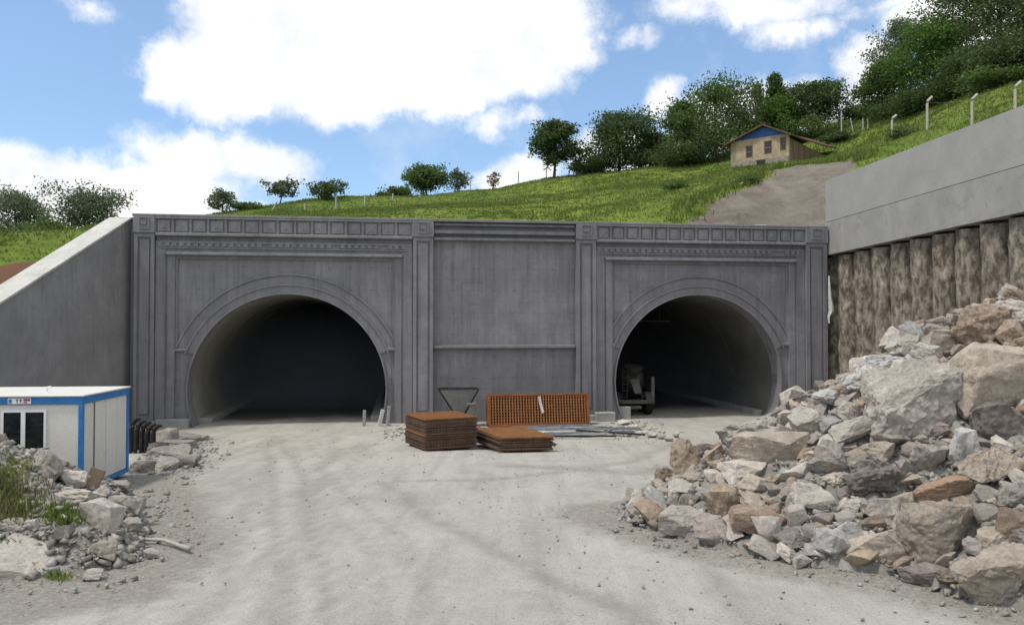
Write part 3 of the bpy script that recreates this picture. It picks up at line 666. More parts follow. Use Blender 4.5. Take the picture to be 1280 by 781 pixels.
# tunnel bores
for bi, (cx, r, zs) in enumerate(bays):
    t = empty('tunnel_bore', w2(cx, TH, 0), ANG, ['curved pale concrete lining inside the left tunnel mouth', 'curved pale concrete lining inside the right tunnel mouth, a truck parked in it'][bi], 'tunnel', 'tunnel bores')
    n = 56; al = math.asin((zs - BASE) / r); P = [(-r * math.cos(-al + (math.pi + 2 * al) * k / n), zs + r * math.sin(-al + (math.pi + 2 * al) * k / n)) for k in range(n + 1)]
    ysn = [.001, 3, 6, 9, 12, 18, 24, 36, 60, 95]; vs = []; m_ = len(P)
    for y in ysn: vs += [(x, y, z) for x, z in P]
    fs = [(j * m_ + i, j * m_ + i + 1, (j + 1) * m_ + i + 1, (j + 1) * m_ + i) for j in range(len(ysn) - 1) for i in range(m_ - 1)]
    fs.append(tuple((len(ysn) - 1) * m_ + i for i in range(m_)))
    MB().add(vs, fs).build('lining', MAT['lining'] if bi == 0 else MAT['lining_shaded'], t, True)
    mb = MB()                                           # kerbs along both sides
    mb.bevel_box(-r + .0, -r + .9, .5, 94, BASE, .28, .03); mb.bevel_box(r - .9, r - .0, .5, 94, BASE, .28, .03); mb.build('kerb', MAT['plinth'], t)
    for y in (6.0, 12.0, 18, 24): mb = MB(); ring(mb, 0, zs, r - .02, r + .01, y, y + .04, zs); mb.build('joint_ring', MAT['lining'] if bi == 0 else MAT['lining_shaded'], t)

o = MB().bevel_box(38.6, 43.5, .9, 8.0, 4, 11.22, .1).build('earth_fill', SOIL); o.location = P0; o.rotation_euler = (0, 0, ANG); tag(o, kind='structure')
for bi, (cx, r, zs) in enumerate(bays):                     # dust hanging in the bores
    m, nt, b = nodes('tunnel_dust'); nt.nodes.remove(b); pv = N(nt, 'ShaderNodeVolumePrincipled', Density=[.055, .014][bi]); pv.inputs['Color'].default_value = (.85, .90, 1, 1); nt.links.new(pv.outputs[0], nt.nodes['Material Output'].inputs['Volume'])
    rr = r - .12; P = [(-rr * math.cos(math.pi * k / 24), zs + rr * math.sin(math.pi * k / 24)) for k in range(25)]; P = [(-rr * .93, .35)] + P + [(rr * .93, .35)]
    o = MB().prism(P, 4.5, 90).build('dust_haze', m); o.location = w2(cx, 0); o.rotation_euler = (0, 0, ANG); tag(o, ['thin dust hanging in the air inside the left tunnel', 'thin dust hanging in the air inside the right tunnel'][bi], 'dust', kind='stuff')
# small painted concrete blocks at the pier feet, inner side of the right bay
for (p0, p1, q0, q1, lab) in ((744, 768, 515, 530, 'pale concrete footing block between the orange mesh and the right tunnel mouth'), (196, 236, 524, 541, 'low pale footing beside the left tunnel mouth, behind the grey slabs')):
    a, z1 = pl(p0, q0, -.6); c_, z0 = pl(p1, q1, -.6); mb = MB(); mb.bevel_box(-(c_ - a) / 2, (c_ - a) / 2, -.3, .3, -.3, z1, .04)
    o = mb.build('footing_block', MAT['plinth']); o.location = w2((a + c_) / 2, -.6); o.rotation_euler = (0, 0, ANG); tag(o, lab, 'concrete block')

# ------------------------------------------------------------ left wing wall
A = w2(X_(160) + .02, .36); A[2] = 0; dW = np.array([-.10, -.995, 0]); nW = np.array([-.995, .10, 0])
wing = empty('wing_wall', A, 0, 'plain dark grey retaining wall sloping down to the left, with a pale sloping top', 'retaining wall')
Lw = 17.0; slope = .512; ztA = 11.32
T1 = 1.25
def wpt(t, s, z): return A * 0 + dW * t + nW * s + np.array([0, 0, z])
vs = []; 
for t in (-.3, .05, Lw):
    zt = ztA - max(0, t - .05) * slope - .001
    for s, z in ((0, -.5), (0, zt - .10), (T1 - .03, zt - .10), (T1 - .03, -.5)): vs.append(wpt(t, s, z))
fs = [(4 * j + i, 4 * j + (i + 1) % 4, 4 * j + 4 + (i + 1) % 4, 4 * j + 4 + i) for j in (0, 1) for i in range(4)] + [(0, 1, 2, 3), (8, 11, 10, 9)]
MB().add(vs, fs).build('wall', MAT['wing'], wing)
vs = []
for t in (-.3, .05, Lw):
    zt = ztA - max(0, t - .05) * slope
    for s, z in ((-.06, zt - .10), (-.06, zt), (T1, zt), (T1, zt - .10)): vs.append(wpt(t, s, z))
MB().add(vs, fs).build('coping', MAT['concrete'], wing)

# ------------------------------------------------------------ right retaining wall on piles
B0 = np.array([18.95, 48.3, 0]); dB = np.array([2.6, -14.9, 0]); dB = dB / np.linalg.norm(dB); nB = np.array([-dB[1], dB[0], 0])    # nB: into the hill (right)
rw = empty('pile_retaining_wall', B0, math.atan2(dB[1], dB[0]), 'light grey concrete cap beam on a row of rough brown piles above the big heap', 'retaining wall')
# local: x along the wall towards the camera, +y into the hill
LB = 34.0; zr = .033
def beam(mb, x0, x1, y0, y1, za, zb):
    mb.add([(x, y, z + zr * x) for x in (x0, x1) for y in (y0, y1) for z in (za, zb)], [(0, 1, 3, 2), (4, 6, 7, 5), (0, 4, 5, 1), (2, 3, 7, 6), (0, 2, 6, 4), (1, 5, 7, 3)]); return mb
beam(MB(), 0, LB, .05, 1.2, 11.72, 14.22).build('upper_beam', MAT['beam'], rw)
beam(MB(), 0, LB, .0, 1.2, 9.72, 11.675).build('lower_beam', MAT['beam_low'], rw)
beam(MB(), -2.6, LB, .9, 1.3, -1, 9.70).build('earth_lagging', MAT['lag'], rw)
k = 0; x = -.5
while x < LB:
    n = 20; mb = MB(); vs = []; zz = np.linspace(-.5, 9.6 + zr * x, 40); sd = rnd.uniform(0, 99)
    for z in zz:
        for i in range(n):
            t = 2 * math.pi * i / n; rr = .71 + .08 * mn.fractal(Vector((math.cos(t) * 1.6, math.sin(t) * 1.6, z * .9 + sd)), .9, 2, 4) + .04 * mn.noise(Vector((math.cos(t) * 5, math.sin(t) * 5, z * 3 + sd)))
            vs.append((x + rr * math.cos(t), 1.0 + rr * math.sin(t), z))
    mb.add(vs, [(j * n + i, j * n + (i + 1) % n, (j + 1) * n + (i + 1) % n, (j + 1) * n + i) for j in range(39) for i in range(n)])
    mb.build('pile', MAT['pile'], rw, True); x += 1.62
# torn geotextile strip at the corner
q = np.array([18.9, 48.0, 0]); vs = []; fs = []
pts_ = [(345, .10), (360, .16), (372, .22), (384, .34), (389, .30), (396, .14), (404, .10)]
for i, (py, w) in enumerate(pts_):
    z = at(1031, py, 47.6)[2]; j = rnd.uniform(-.05, .05); vs += [(0 + j, 0, z), (w * .6 + j, -.1, z), (w + j, -.02, z)]
for i in range(len(pts_) - 1): fs += [(3 * i, 3 * i + 1, 3 * i + 4, 3 * i + 3), (3 * i + 1, 3 * i + 2, 3 * i + 5, 3 * i + 4)]
o = MB().add(vs, fs).build('fabric_strip', MAT['cloth']); o.location = (18.78, 47.5, 0); sm = o.modifiers.new('thickness', 'SOLIDIFY'); sm.thickness = .03; tag(o, 'torn pale fabric strip hanging where the portal meets the pile wall', 'fabric strip')

# ------------------------------------------------------------ site container
C0 = np.array([-11.40, 21.3, .93]); ca = .094       # local -x along the front, +y back along the side
cont = empty('site_container', C0, ca, 'white site office container with blue edges, half hidden by rubble at the left', 'container')
def cw(px, py):                      # point on front plane in local x,z
    fd = np.array([math.cos(ca), math.sin(ca), 0]); nd = np.array([-math.sin(ca), math.cos(ca), 0])
    d = ray(px, py); t = ((C0 - EYE) @ nd) / (d @ nd); p = EYE + d * t; return (p - C0) @ fd, p[2] - C0[2]
CL, CWd, CH = 7.0, 3.25, 2.56
MB().box(-CL + .1, -.1, .05, .11, .14, CH - .2).build('front_panel', MAT['white'], cont)
mb = MB(); 
for y0, y1 in ((.1, .80), (.82, 1.6), (1.62, 2.4), (2.42, CWd - .1)): mb.box(-.11, -.05, y0, y1, .14, CH - .2)
mb.build('side_panel', MAT['white_side'], cont)
MB().box(-CL + .1, -.1, CWd - .11, CWd - .05, .14, CH - .2).build('back_panel', MAT['white'], cont); MB().box(-CL + .05, -CL + .11, .1, CWd - .1, .14, CH - .2).build('side_panel', MAT['white'], cont)
for x in (-CL, -.12):
    for y in (0, CWd - .12):
        MB().bevel_box(x, x + .12, y, y + .12, .12, CH - .20, .015).build('corner_post', MAT['blue'], cont)
for args in ((-CL, 0, 0, .14, CH - .20, CH - .002), (-CL, 0, CWd - .14, CWd, CH - .20, CH - .002), (-.14, 0, .141, CWd - .141, CH - .20, CH - .002), (-CL, -CL + .14, .141, CWd - .141, CH - .20, CH - .002)):
    MB().bevel_box(*args, .012).build('top_rail', MAT['blue'], cont)
for args in ((-CL, 0, 0, .14, 0, .12), (-.14, 0, .141, CWd, 0, .12), (-CL, -.141, CWd - .14, CWd, 0, .12)):
    MB().bevel_box(*args, .012).build('base_rail', MAT['blue'], cont)
MB().bevel_box(-CL - .02, .03, -.03, CWd + .03, CH, CH + .045, .01).build('roof', MAT['white'], cont)
mb = MB(); mb.tube([(-.03, .81, .15), (-.03, .81, CH - .2)], .018); mb.tube([(-.03, .03, CH - .1), (-.03, .81, CH - .22)], .012); mb.build('drain_pipe', MAT['hopper'], cont)
# window
wx0, wz1 = cw(1, 513); wx1, _ = cw(57, 513); _, wz0 = cw(40, 588); wz0 = max(.7, wz0)
fr = MB(); f = .055
fr.box(wx0, wx1, .02, .06, wz1 - f, wz1); fr.box(wx0, wx1, .02, .06, wz0, wz0 + f); xm = cw(28, 540)[0]
fr.box(wx0, wx0 + f, .02, .06, wz0 + f, wz1 - f); fr.box(wx1 - f, wx1, .02, .06, wz0 + f, wz1 - f); fr.box(xm - f, xm + f, .02, .06, wz0 + f, wz1 - f)
w_ = fr.build('window', MAT['pvc'], cont)
MB().box(wx0 + f, xm - f, .035, .048, wz0 + f, wz1 - f).build('pane', MAT['glass'], w_); MB().box(xm + f, wx1 - f, .035, .048, wz0 + f, wz1 - f).build('pane', MAT['glass'], w_)
# small maker's plate on the blue rail: unreadable marks in white, black and red
sx0 = cw(10, 495)[0]; sx1 = cw(39, 495)[0]; s_ = MB().box(sx0, sx1, -.008, -.001, CH - .175, CH - .03).build('name_plate', MAT['pvc'], cont)
L = sx1 - sx0; z0 = CH - .155
MB().box(sx0 + .02, sx0 + .10, -.012, -.0085, z0, z0 + .10).build('mark', MAT['blue'], s_)
mb = MB()
for k in (0, 1):                      # two dark letter shapes
    x = sx0 + .20 + k * .09; mb.box(x, x + .065, -.012, -.0085, z0 + .08, z0 + .10); mb.box(x + .022, x + .044, -.012, -.0085, z0, z0 + .079)
mb.build('letter', MAT['black'], s_)
mb = MB(); mb.box(sx0 + .39, sx1 - .02, -.012, -.0085, z0 + .055, z0 + .11); mb.box(sx0 + .39, sx1 - .09, -.012, -.0085, z0, z0 + .035); mb.build('stripe', MAT['red'], s_)
mb = MB(); p = cw(31, 486); mb.tube([(p[0], 1.2, CH), (p[0], 1.2, CH + .16)], .035); mb.tube([(p[0], 1.2, CH + .16), (p[0] + .12, 1.2, CH + .18)], .03); mb.build('vent_pipe', MAT['pvc'], cont)

# ------------------------------------------------------------ rusty mesh bundles
def gz(x, y): return float(gbase(x, y))
def mesh_bundle(W, D, H, pitch, layer, mat, r=.012, skip=None, seed=0):
    rr = random.Random(seed); mb = MB(); nl = int(H / layer)
    for l in range(nl):
        z = .02 + l * layer; ox, oy = rr.gauss(0, .035), rr.gauss(0, .035); 
        x = 0.0
        while x <= W: mb.box(x - r + ox, x + r + ox, oy + rr.uniform(-.03, .0), D + oy + rr.uniform(0, .03), z, z + 2 * r); x += pitch
        y = 0.0; z += 2 * r
        while y <= D: mb.box(ox + rr.uniform(-.03, 0), W + ox + rr.uniform(0, .03), y - r + oy, y + r + oy, z, z + 2 * r); y += pitch
    return mb
def corner(px, py): return ground_hit(px, py)
# bundle A: two bundles on top of each other
pa = corner(535, 564); rot = R(-3)
aA = R(26)
for z0, H, lab, dx in ((.02, .55, 'lower rusty steel mesh bundle of the taller brown stack beside the left tunnel', 0), (.61, .58, 'upper rusty steel mesh bundle on top of the taller brown stack', .03)):
    t = empty('steel_mesh_bundle', (pa[0] + dx - .12, pa[1], gz(pa[0], pa[1]) + z0), aA, lab, 'steel mesh', 'rusty steel mesh bundles')
    M_ = mesh_bundle(2.2, 2.5, H, .13, .045, MAT['rust_dark'], .013, seed=int(z0 * 10)); M_.build('mesh_sheets', MAT['rust_dark'], t)
    top = mesh_bundle(2.2, 2.5, .04, .07, .03, MAT['rust'], .016, seed=3); top.v = [(x, y, z + H - .01) for x, y, z in top.v]; top.build('top_sheet', MAT['rust'], t)
    MB().box(.02, 2.18, .3, .36, -.05, .0).build('spacer', MAT['dark_steel'], t); MB().box(.02, 2.18, 1.9, 1.96, -.05, .0).build('spacer', MAT['dark_steel'], t)
pb = corner(626, 565)
t = empty('steel_mesh_bundle', (pb[0], pb[1], gz(pb[0], pb[1]) + .02), R(10), 'low rusty steel mesh bundle lying flat right of the taller brown stack', 'steel mesh', 'rusty steel mesh bundles')
M_ = mesh_bundle(2.1, 3.2, .50, .13, .045, MAT['rust_dark'], .013, seed=5); M_.v = [(x - .22 * y, y, z) for x, y, z in M_.v]; M_.build('mesh_sheets', MAT['rust_dark'], t)
top = mesh_bundle(2.1, 3.2, .04, .07, .03, MAT['rust'], .018, seed=6); top.v = [(x - .22 * y, y, z + .48) for x, y, z in top.v]; top.build('top_sheet', MAT['rust'], t)
# bundle C: upright, leaning on the portal
pc = at(613, 531, 43.0); pd = at(735, 528, 43.9)
t = empty('steel_mesh_bundle', (pc[0], pc[1], .05), math.atan2(pd[1] - pc[1], pd[0] - pc[0]), 'bright orange rusty mesh panels standing upright against the middle of the portal', 'steel mesh', 'rusty steel mesh bundles')
Wc = math.hypot(pd[0] - pc[0], pd[1] - pc[1]); Hc = at(670, 493, 43.4)[2] - .05
Mt = Matrix.Rotation(R(80), 4, 'X')
for nm, lay, pit, rr_, mt_ in (('mesh_sheets', 12, .155, .024, 'rust'),):
    M_ = MB()
    for l in range(lay):
        off = l * .05; j = rnd.uniform(-.015, .015) * (l > 0)
        x = 0.
        while x <= Wc: M_.box(x - rr_ + j, x + rr_ + j, 0, Hc + rnd.uniform(-.02, .02), -off - rr_, -off + rr_, Mt); x += pit
        y = .0
        while y <= Hc: M_.box(0, Wc, y - rr_ + j, y + rr_ + j, -off - 3 * rr_, -off - rr_, Mt); y += pit
    M_.build(nm, MAT['rust'], t)
M_ = MB(); M_.box(-.08, Wc + .08, -.02, .10, -.65, .03, Mt); M_.box(-.08, Wc + .08, Hc - .05, Hc + .05, -.65, .03, Mt); M_.box(-.12, .04, .10, Hc - .05, -.65, .03, Mt); M_.box(Wc - .04, Wc + .12, .1, Hc - .05, -.65, .03, Mt); M_.build('edge_frame', noisy('rusty_frame', (.22, .075, .03), (.32, .12, .05), 2, 30, .003), t)
M_ = MB(); M_.box(0, Wc, .1, Hc - .1, -.34, -.30, Mt); M_.build('back_sheet', MAT['rust_dark'], t)
xs_ = Wc * .5; M_ = MB()
M_.add([Mt @ Vector(p) for p in ((xs_, Hc * .72, .05), (xs_ + .14, Hc * .74, .06), (xs_ + .10, Hc * .95, .05), (xs_ - .05, Hc * .94, .05), (xs_ + .26, Hc * .42, .12), (xs_ + .12, Hc * .38, .12))], [(0, 1, 2, 3), (0, 5, 4, 1)]); M_.build('strap', MAT['cloth'], t)

# ------------------------------------------------------------ steel bars and boards on the ground
bars = [(612, 545, 690, 541, 'steel_pale', .10), (640, 546, 792, 543, 'steel', .09), (655, 541, 800, 540, 'steel', .10), (680, 546, 800, 545, 'steel_pale', .07), (690, 548, 770, 548, 'dark_steel', .05),
        (640, 538, 735, 536, 'steel', .10), (700, 535, 810, 538, 'steel', .07), (650, 549, 760, 545, 'steel_pale', .06), (720, 543, 806, 547, 'dark_steel', .06), (690, 532, 780, 534, 'steel', .06)]
for k, (x0, y0, x1, y1, mt_, r_) in enumerate(bars):
    p = ground_hit(x0, y0); q = ground_hit(x1, y1); L = math.hypot(q[0] - p[0], q[1] - p[1]); zt = .06 * (k % 3)
    mb = MB(); h = r_ * .5
    mb.box(-L / 2, L / 2, -r_, r_, 0, .02); mb.box(-L / 2, L / 2, -r_, -r_ + .02, .0205, h + .05); mb.box(-L / 2, L / 2, r_ - .02, r_, .0205, h + .05)
    if k % 3 == 0: mb = MB().bevel_box(-L / 2, L / 2, -r_ * 1.4, r_ * 1.4, 0, .05, .01)
    c3 = (p + q) / 2; o = mb.build('board' if mt_ == 'steel_pale' else 'steel_channel', MAT[mt_]); o.location = (c3[0], c3[1], gz(c3[0], c3[1]) + .02 + zt); o.rotation_euler = (0, 0, math.atan2(q[1] - p[1], q[0] - p[0]))
    names = {'steel_pale': 'pale flat board', 'steel': 'blue grey steel channel', 'dark_steel': 'dark steel channel'}
    tag(o, names[mt_] + ' lying on the ground between the mesh bundles and the right tunnel', 'board' if mt_ == 'steel_pale' else 'steel channel', names[mt_] + 's on the ground by the right tunnel')
# pale crumpled chunks at the end of the bars
for k, (px, py, s, c) in enumerate([(804, 541, .40, 'pale'), (815, 543, .34, 'pale'), (826, 545, .3, 'grey'), (835, 548, .26, 'pale'), (780, 528, .5, 'pale'), (770, 533, .34, 'grey'), (790, 533, .4, 'pale'), (761, 535, .26, 'dark'), (799, 536, .28, 'grey')]):
    p = ground_hit(px, py + 3); o = put_rock(protos[k], (p[0], p[1], p[2] + .08), (s * .9, s * .7, s * .42), (0, 0, k), ROCK[c], 'rock')
    tag(o, cname[c] + ' chunk lying at the end of the steel channels by the right tunnel', 'rock', cname[c] + ' chunks by the right tunnel')

# hopper behind the taller stack
o1 = at(547, 486, 43.2); o2 = at(598, 486, 43.9); W = o2[0] - o1[0]
hp = empty('hopper', ((o1[0] + o2[0]) / 2, 43.5, .0), ANG, 'grey funnel shaped hopper standing behind the taller brown mesh stack', 'hopper')
zt = o1[2]; n4 = [(-W / 2, -.45), (W / 2, -.45), (W / 2, .45), (-W / 2, .45)]; b4 = [(-.2, -.2), (.35, -.2), (.35, .2), (-.2, .2)]
MB().add([(x, y, zt) for x, y in n4] + [(x, y, .75) for x, y in b4], [(i, (i + 1) % 4, 4 + (i + 1) % 4, 4 + i) for i in range(4)]).build('funnel', MAT['hopper'], hp)
mb = MB(); mb.tube([(x, y, zt) for x, y in n4 + n4[:1]], .035); mb.build('rim', MAT['dark_steel'], hp)
for i, (x, y) in enumerate(n4): MB().tube([(x, y - .02 * (1 if y > 0 else -1), zt), (b4[i][0], b4[i][1], .7)], .045).build('edge_bar', MAT['dark_steel'], hp)
for x, y in b4: MB().tube([(x, y, .8), (x * 2.2, y * 2, 0)], .035).build('leg', MAT['dark_steel'], hp)
p = at(589, 506, 42.6)
mb = MB(); mb.bevel_box(-.26, .26, -.2, .2, 0, .1, .02); mb.bevel_box(-.08, .26, -.16, .16, -p[2] + .05, 0, .02); o = mb.build('plastic_tub', MAT['truck_pale']); o.location = p; tag(o, 'small pale box standing behind the right end of the taller brown stack', 'box')

# posts and boards at the right side of the left tunnel
for (px, pt, pb_, w, mt_, lab, tilt) in ((455, 517, 537, .16, 'plinth', 'short pale post standing alone inside the right side of the left tunnel', .03), (474, 516, 537, .2, 'steel_pale', 'pale board leaning on the right wall of the left tunnel', .22), (484, 514, 539, .15, 'plinth', 'pale post at the right corner of the left tunnel mouth', .1)):
    q = at(px, pb_, 43.6); h = at(px, pt, 43.6)[2] - q[2]; mb = MB().bevel_box(-w / 2, w / 2, -w / 2, w / 2, -.1, h, .02); o = mb.build('post', MAT[mt_]); o.location = (q[0], q[1], max(q[2], 0)); o.rotation_euler = (0, tilt, .3); tag(o, lab, 'post')
cxx, r, zs = bays[0]
o = MB().bevel_box(-.04, .04, -.2, .2, -.4, .4, .01).build('junction_box', MAT['truck_pale']); o.location = w2(cxx + r - .06, 4.5, 2.2); o.rotation_euler = (0, 0, ANG); tag(o, 'narrow white box fixed on the right wall of the left tunnel', 'box')

# dark steel rib bundle between the container and the portal
q = ground_hit(182, 566)
tb = empty('steel_rib_stack', (q[0], q[1], gz(q[0], q[1])), .1, 'stack of dark curved steel ribs standing behind the container corner', 'steel ribs')
for k in range(5):
    x = -.58 + k * .2; h = 1.22 - .07 * k + rnd.uniform(-.04, .04); mb = MB(); P_ = [(x, .0, 0), (x, 0, h * .8), (x + .03, .08, h * .93), (x + .06, .25, h), (x + .08, .5, h * 1.02)]
    mb.tube(P_, .07, 8); mb.tube([(a_, b_ + .3, c3 * .98) for a_, b_, c3 in P_], .06, 8); mb.build('rib', MAT['dark_steel'], tb)
o = rock_mesh(77, 16, 5, .04, 'rock'); q2 = ground_hit(173, 534)
# grey slab stack
for k, (px, py, w, h) in enumerate([(222, 578, 1.3, .26), (214, 565, 1.5, .3), (224, 556, 1.5, .26), (232, 549, 1.4, .3), (205, 582, .8, .3), (246, 545, .9, .2), (196, 560, .7, .3), (210, 552, .9, .55), (238, 571, .7, .16), (180, 584, .6, .25)]):
    p = ground_hit(px, py + 5); me = rock_mesh(300 + k, 20, 5, .05, 'stone_slab', .55); o = put_rock(me, (p[0], p[1], p[2] + h * .4), (w * .5, .45, h), (rnd.uniform(-.1, .1), rnd.uniform(-.1, .1), rnd.uniform(-.4, .4)), ROCK['grey' if k % 3 else 'dark'], 'stone_slab')
    tag(o, 'flat ' + ('mid' if k % 3 else 'dark') + ' grey stone slab lying between the container and the left tunnel', 'stone slab', ('mid' if k % 3 else 'dark') + ' grey stone slabs by the container')
pts = []; rs = []
for k in range(900):
    px, py = rnd.gauss(222, 26), rnd.gauss(566, 16)
    if py > 545 and px > 168: p = ground_hit(px, py); pts.append((p[0], p[1], p[2])); rs.append(.03 + .11 * rnd.random() ** 2)
for k in range(260):
    px, py = rnd.uniform(480, 620), rnd.gauss(540, 5); p = ground_hit(px, py); pts.append((p[0], p[1], p[2])); rs.append(.04 + .07 * rnd.random() ** 2)
for k in range(200):
    px, py = rnd.gauss(790, 22), rnd.gauss(536, 6); p = ground_hit(px, py); pts.append((p[0], p[1], p[2])); rs.append(.04 + .12 * rnd.random() ** 2)
tag(stones('rubble', pts, None, rs, RUB), 'grey gravel and chips at the foot of the portal', 'rubble', kind='stuff')

# tyre half buried in front of the right pilaster
p = at(993, 522, 45.6); t = empty('old_tyre', (p[0], p[1], p[2]), ANG + .1, 'worn black tyre leaning against the portal behind the big heap', 'tyre')
bm = bmesh.new(); vs = []; fs = []; n, m_ = 40, 12
for i in range(n):
    a_ = 2 * math.pi * i / n
    for j in range(m_):
        b_ = 2 * math.pi * j / m_; rr = .85 + .13 * math.cos(b_); vs.append((rr * math.cos(a_), .16 * math.sin(b_), rr * math.sin(a_)))
fs = [(i * m_ + j, i * m_ + (j + 1) % m_, ((i + 1) % n) * m_ + (j + 1) % m_, ((i + 1) % n) * m_ + j) for i in range(n) for j in range(m_)]
MB().add(vs, fs).build('tread', MAT['rubber'], t, True); bm.free()
mb = MB(); mb.tube([(0, -.03, 0), (0, .03, 0)], .68, 32); mb.build('wheel_disc', MAT['truck'], t)

# plank, stick
p = surf_hit(116, 610); o = MB().bevel_box(-.16, .16, -.035, .035, -.25, .30, .01).build('wooden_plank', MAT['wood']); o.location = at(116, 602, p[1]); o.rotation_euler = (-.3, .35, .2); tag(o, 'short brown wooden plank standing up by the container corner', 'plank')
p = surf_hit(122, 618); o = MB().bevel_box(-.9, .9, -.05, .05, -.03, .03, .01).build('wooden_beam', MAT['pale_wood']); o.location = at(118, 622, p[1] - .2); o.rotation_euler = (0, .42, -.5); tag(o, 'pale narrow timber lying down the left rubble', 'timber')
S = [ground_hit(*q) for q in ((136, 677), (160, 678), (185, 677), (205, 679), (222, 684), (237, 690))]; c0 = S[2]
o = MB().tube([tuple(s - c0 + np.array([0, 0, .05 + .02 * (i % 2)])) for i, s in enumerate(S)], [.03, .032, .035, .035, .04, .045], 7).build('stick', MAT['pale_wood'], smooth=True); o.location = c0; tag(o, 'long bleached stick lying on the ground right of the left rubble', 'stick')

# ------------------------------------------------------------ concrete mixer truck inside the right tunnel
q = at(795, 518, 48.6); tk = empty('mixer_truck', (q[0], q[1], .0), ANG - .04, 'dusty concrete mixer truck parked inside the right tunnel, seen from behind', 'truck')
mb = MB(); mb.box(-.45, -.30, .2, 7.5, .75, 1.0); mb.box(.30, .45, .2, 7.5, .75, 1.0); mb.box(-.3, .3, .2, .35, .75, 1.0); mb.build('chassis', MAT['dark_steel'], tk)
prof = [(.5, .42), (.7, .55), (1.6, .95), (2.8, 1.12), (4.2, 1.05), (5.2, .7), (5.5, .4)]
tilt = .17; mb = MB(); mb.tube([(0, y, 2.35 - (y - .5) * tilt) for y, r_ in prof], [r_ for y, r_ in prof], 28); mb.build('drum', MAT['truck'], tk, True)
mb = MB(); mb.tube([(0, .62, 2.4), (0, .45, 2.95)], [.25, .55], 16); mb.build('hopper', MAT['truck'], tk)
mb = MB(); mb.add([(-.28, .35, 2.2), (.28, .35, 2.2), (.2, -.5, 1.45), (-.2, -.5, 1.45), (-.28, .4, 2.1), (.28, .4, 2.1), (.2, -.45, 1.38), (-.2, -.45, 1.38)], [(0, 1, 2, 3), (4, 7, 6, 5), (0, 3, 7, 4), (1, 5, 6, 2), (3, 2, 6, 7), (0, 4, 5, 1)]); mb.build('chute', MAT['truck_pale'], tk)
for s_ in (-1, 1):
    mb = MB(); mb.tube([(s_ * .5, .4, 1.0), (s_ * .35, .55, 2.3)], .05); mb.build('support', MAT['truck'], tk)
    n_ = 10; P_ = [(.95 * math.cos(math.pi * k / n_) * .72, .78 + .62 * math.sin(math.pi * k / n_)) for k in range(n_ + 1)]
    vs = []; 
    for y, z in P_: vs += [(s_ * .75, 1.0 + y, z), (s_ * 1.25, 1.0 + y, z)]
    MB().add(vs, [(2 * k, 2 * k + 1, 2 * k + 3, 2 * k + 2) for k in range(n_)]).build('mudguard', MAT['truck_pale'] if s_ > 0 else MAT['truck'], tk)
    for y in (1.0, 2.35, 6.2):
        mb = MB(); mb.tube([(s_ * .78, y, .52), (s_ * .84, y, .52), (s_ * 1.16, y, .52), (s_ * 1.22, y, .52)], [.46, .52, .52, .46], 24); wh = mb.build('wheel', MAT['rubber'], tk)
        mb = MB(); mb.tube([(s_ * 1.19, y, .52), (s_ * 1.235, y, .52)], .27, 20); mb.build('rim', MAT['truck_pale'], wh)
    MB().bevel_box(s_ * .95 - .16, s_ * .95 + .16, .05, .12, .80, .93, .01).build('tail_light', MAT['rust_dark'], tk)
MB().bevel_box(-1.2, 1.2, .12, .22, .72, .96, .02).build('rear_bumper', MAT['truck_pale'], tk)
MB().bevel_box(-.35, .35, -.05, .1, .42, .62, .04).build('step', MAT['truck_pale'], tk)
mb = MB(); mb.tube([(1.1, .2, .95), (1.1, .2, 2.35)], .11, 12); mb.build('water_tank', MAT['truck_pale'], tk)
mb = MB(); mb.bevel_box(-1.2, 1.2, 6.0, 7.8, .8, 2.75, .08); mb.build('cab', MAT['truck'], tk)
mb = MB();
for x in (-.75, -.45): mb.tube([(x, .3, .9), (x, .3, 2.9)], .025)
for z in (1.1, 1.5, 1.9, 2.3, 2.7): mb.tube([(-.75, .3, z), (-.45, .3, z)], .02)
mb.build('ladder', MAT['truck'], tk)
q = at(779, 517, 46.9); o = MB().bevel_box(-.38, .38, -.3, .3, 0, .75, .04).build('concrete_block', MAT['plinth']); o.location = (q[0], q[1], 0); o.rotation_euler = (0, 0, ANG); tag(o, 'pale concrete block on the ground left of the mixer truck', 'concrete block')
cxx, r, zs = bays[1]
mb = MB(); mb.tube([(-2.6, 0, 0), (2.2, 0, 0)], .035); mb.tube([(-1.8, 0, 0), (-1.8, 0, .9)], .015); mb.tube([(1.4, 0, 0), (1.4, 0, 1.1)], .015); o = mb.build('ceiling_conduit', MAT['truck_pale']); o.location = w2(cxx - .8, 9, zs + r - 1.5); o.rotation_euler = (0, 0, ANG); tag(o, 'thin pale pipe hanging across under the crown of the right tunnel', 'pipe')
# ------------------------------------------------------------ hill terrain
cp = []
def C(px, py, Y): p = at(px, py, Y); cp.append((p[0], p[1], p[2]))
def Wp(x, y, z): cp.append((x, y, z))
for x in (1, 8, 15, 22, 29, 36): p = w2(x, 1.6); Wp(p[0], p[1], 10.95)
for x in (1, 8, 15, 22): p = w2(x, 7); Wp(p[0], p[1], 11.5)
C(320, 264, 84); C(400, 249, 94); C(470, 247, 96); C(540, 245, 96); C(620, 241, 98); C(655, 231, 98); C(692, 224, 98); C(760, 214, 98); C(850, 206, 95)
C(540, 262, 62); C(640, 262, 62); C(740, 255, 64); C(700, 240, 82); C(820, 245, 62); C(830, 225, 80); C(600, 252, 80); C(430, 260, 82)
C(860, 266, 52); C(880, 256, 53.5); C(925, 239, 56.5); C(968, 213, 60.5); C(1010, 208, 61.5); C(1055, 206, 61)
for x in (31.5, 34, 37, 40): p = w2(x, 4.6); Wp(p[0], p[1], 11.6 + (x - 31) * .06)
